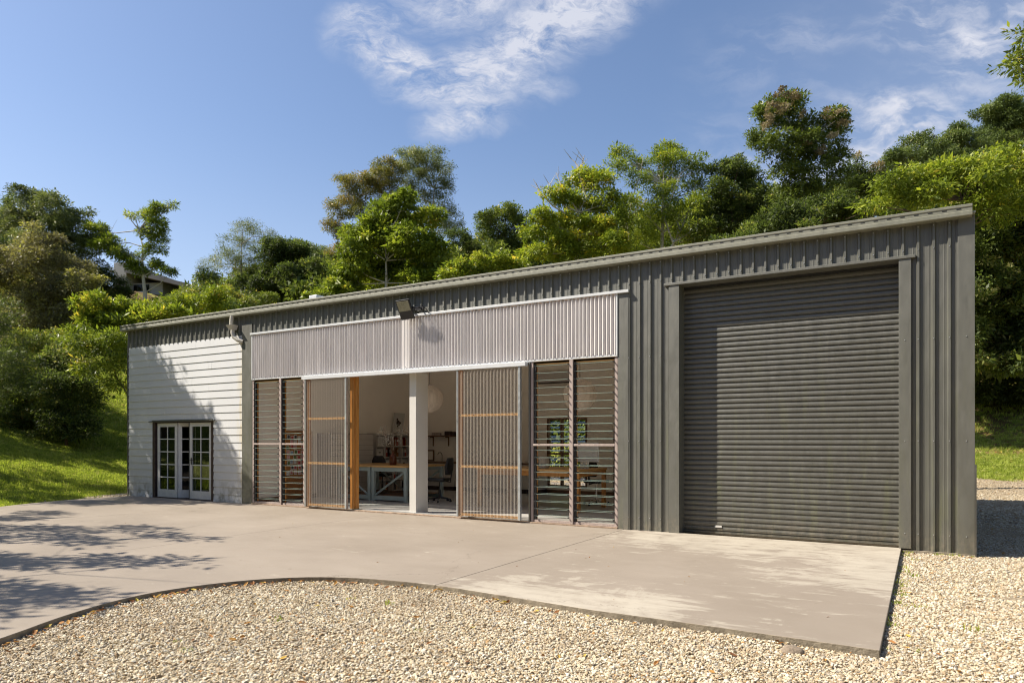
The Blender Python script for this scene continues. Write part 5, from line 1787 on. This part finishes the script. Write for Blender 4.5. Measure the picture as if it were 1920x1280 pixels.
    side_tree(-16.2, -12.4, [sh(-11.0, -7.1, 0, 5.8, 1.1, .5, .35), sh(-9.8, -6.7, 0, 5.5, 1.0, .3, .2), sh(-8.9, -6.15, 0, 5.3, .8, .18, .15), sh(-8.2, -5.75, 0, 5.2, .6, .07, .08), sh(-9.2, -8.0, 0, 5.6, 1.0, .4, .3), sh(-8.0, -7.7, 0, 5.4, .9, .22, .2),
                            sh(-7.2, -7.5, 0, 5.2, .6, .12, .12), sh(-7.5, -8.35, 0, 5.3, .7, .12, .12), sh(-6.95, -8.75, 0, 5.2, .4, .08, .08), sh(-11.0, -9.0, 0, 6.6, 1.4, .9, .7)],
              'mid', 'shade tree further down the driveway out of view', r0=.11, dens=400)
    side_tree(-36, -6.5, [sh(-22.5, -2.6, .2, 7.2, 1.6, .7, .5), sh(-24.5, -1.2, .3, 7.8, 1.6, .5, .4), sh(-22.3, -.6, .2, 7.0, 1.1, .22, .2), sh(-24.2, -2.6, .2, 7.4, 2.2, .7, .5), sh(-23.0, -1.7, .2, 7.2, 1.4, .3, .25), sh(-27.5, 1.6, .9, 8.6, 1.8, .7, .6), sh(-25.4, 3.6, .9, 8.2, 1.7, .5, .4), sh(-30, 4.6, 1.6, 9, 1.8, .4, .3)],
              'mid', 'spreading shade tree over the far lawn left of the view', r0=.2, dens=330)
    def sky_blocking_woods():  # unseen trees added to cut ambient light on the facade and darken pane reflections
        r = random.Random(5); bl = []
        for i in range(52):
            x = r.uniform(-34, 26); y = r.uniform(-27, -21)
            if -16 < x < -4: y -= 5
            for z in (1.6, 4.6, 7.8, 10.4):
                bl.append((x + r.uniform(-1, 1), y, z + r.uniform(-.5, 1), 2.8, 1.8, 2.2))
        for i in range(30):
            x = r.uniform(-48, -38); y = r.uniform(-30, -3)
            for z in (1.6, 4.6, 7.8):
                bl.append((x, y, tz(x, y) + z, 2.8, 2.2, 2.2))
        leafy_mass('woodland', bl, .40, 2.2, LM['dark'], 1717, 'unseen woodland added across the yard behind the camera to dim sky light on the shed')
    sky_blocking_woods()

    # ---------------------------------------------------------------- house on the hill
    def house():
        o0 = P(228, 560, 60)
        t_ = empty('hillside_house', (o0.x, o0.y, o0.z - 2), TH - .15, 'modern pale house with a slanting brown roof on the left hill', 'house')
        k = 60 / FPX
        def X(px): return (px - 228) * k
        def Z(py): return (560 - py) * k + 2
        MB().box(X(212), X(238), 0, 7, -3, Z(492)).build('end_wall', MT['house_wall'], t_, .02)
        MB().box(X(238) + .003, X(300), .8, 7, -3, Z(528)).build('wall', MT['house_wall'], t_)
        r_ = MB()
        x0, x1 = X(238.5), X(372)
        za, zb = Z(512), Z(546)
        r_.add([(x0, -.3, za), (x1, -.3, zb), (x1, 8, zb), (x0, 8, za), (x0, -.3, za + .35), (x1, -.3, zb + .35), (x1, 8, zb + .35), (x0, 8, za + .35)],
               [(0, 3, 2, 1), (4, 5, 6, 7), (0, 1, 5, 4), (1, 2, 6, 5), (2, 3, 7, 6), (3, 0, 4, 7)])
        r_.build('roof', MT['house_roof'], t_)
        w = MB().box(X(241), X(272), .70, .78, Z(562), Z(531)).build('window', MT['darkmetal'], t_)
        MB().box(X(242), X(271), .64, .69, Z(546), Z(544)).build('sill', MT['white_metal'], w)
        for q in (242, 250, 258, 266): MB().box(X(q), X(q + 7), .69, .70, Z(561), Z(533)).build('pane', MT['pane'], w)
        MB().box(X(300) + .003, X(366), 1.2, 7, -3, Z(549)).build('garage_wall', MT['column'], t_)
        for q in range(4):
            MB().box(X(318 + q * 11), X(320 + q * 11), 1.1, 1.18, Z(562), Z(552), 0).build('wall_batten', MT['house_roof'], t_)
        MB().box(X(190), X(212) - .003, .4, 6, Z(504), Z(498)).build('roof', MT['galv'], t_)
    house()

# ------------------------------------------------------------------ small things on the ground
def rock(loc, s, label, seed):
    bm = bmesh.new()
    bmesh.ops.create_icosphere(bm, subdivisions=3, radius=1)
    r = random.Random(seed); a = [Vector((r.uniform(-2, 2), r.uniform(-2, 2), r.uniform(-2, 2))) for _ in range(4)]
    for v in bm.verts:
        k = 1 + sum(.09 * math.sin(v.co.dot(q) * 1.6 + i) for i, q in enumerate(a))
        v.co = Vector((v.co.x * s[0] * k, v.co.y * s[1] * k, v.co.z * s[2] * k))
    me = bpy.data.meshes.new('rock'); bm.to_mesh(me); bm.free(); me.materials.append(MT['rock'])
    o = inst('rock', me, None, loc)
    tag(o, label, 'rock')


rock((-.86, -5.93, -.045), (.085, .06, .05), 'brown rock lying against the front edge of the concrete', 3)
rock((1.02, -4.1, -.05), (.05, .035, .025), 'small pinkish stone in the gravel right of the concrete', 5)
print('TRIS', sum(sum(len(p.vertices) - 2 for p in me.polygons) for me in bpy.data.meshes if len(me.polygons) < 3000) + sum(2 * len(me.polygons) for me in bpy.data.meshes if len(me.polygons) >= 3000), 'gravel', len(gp), 'grass', len(gq))
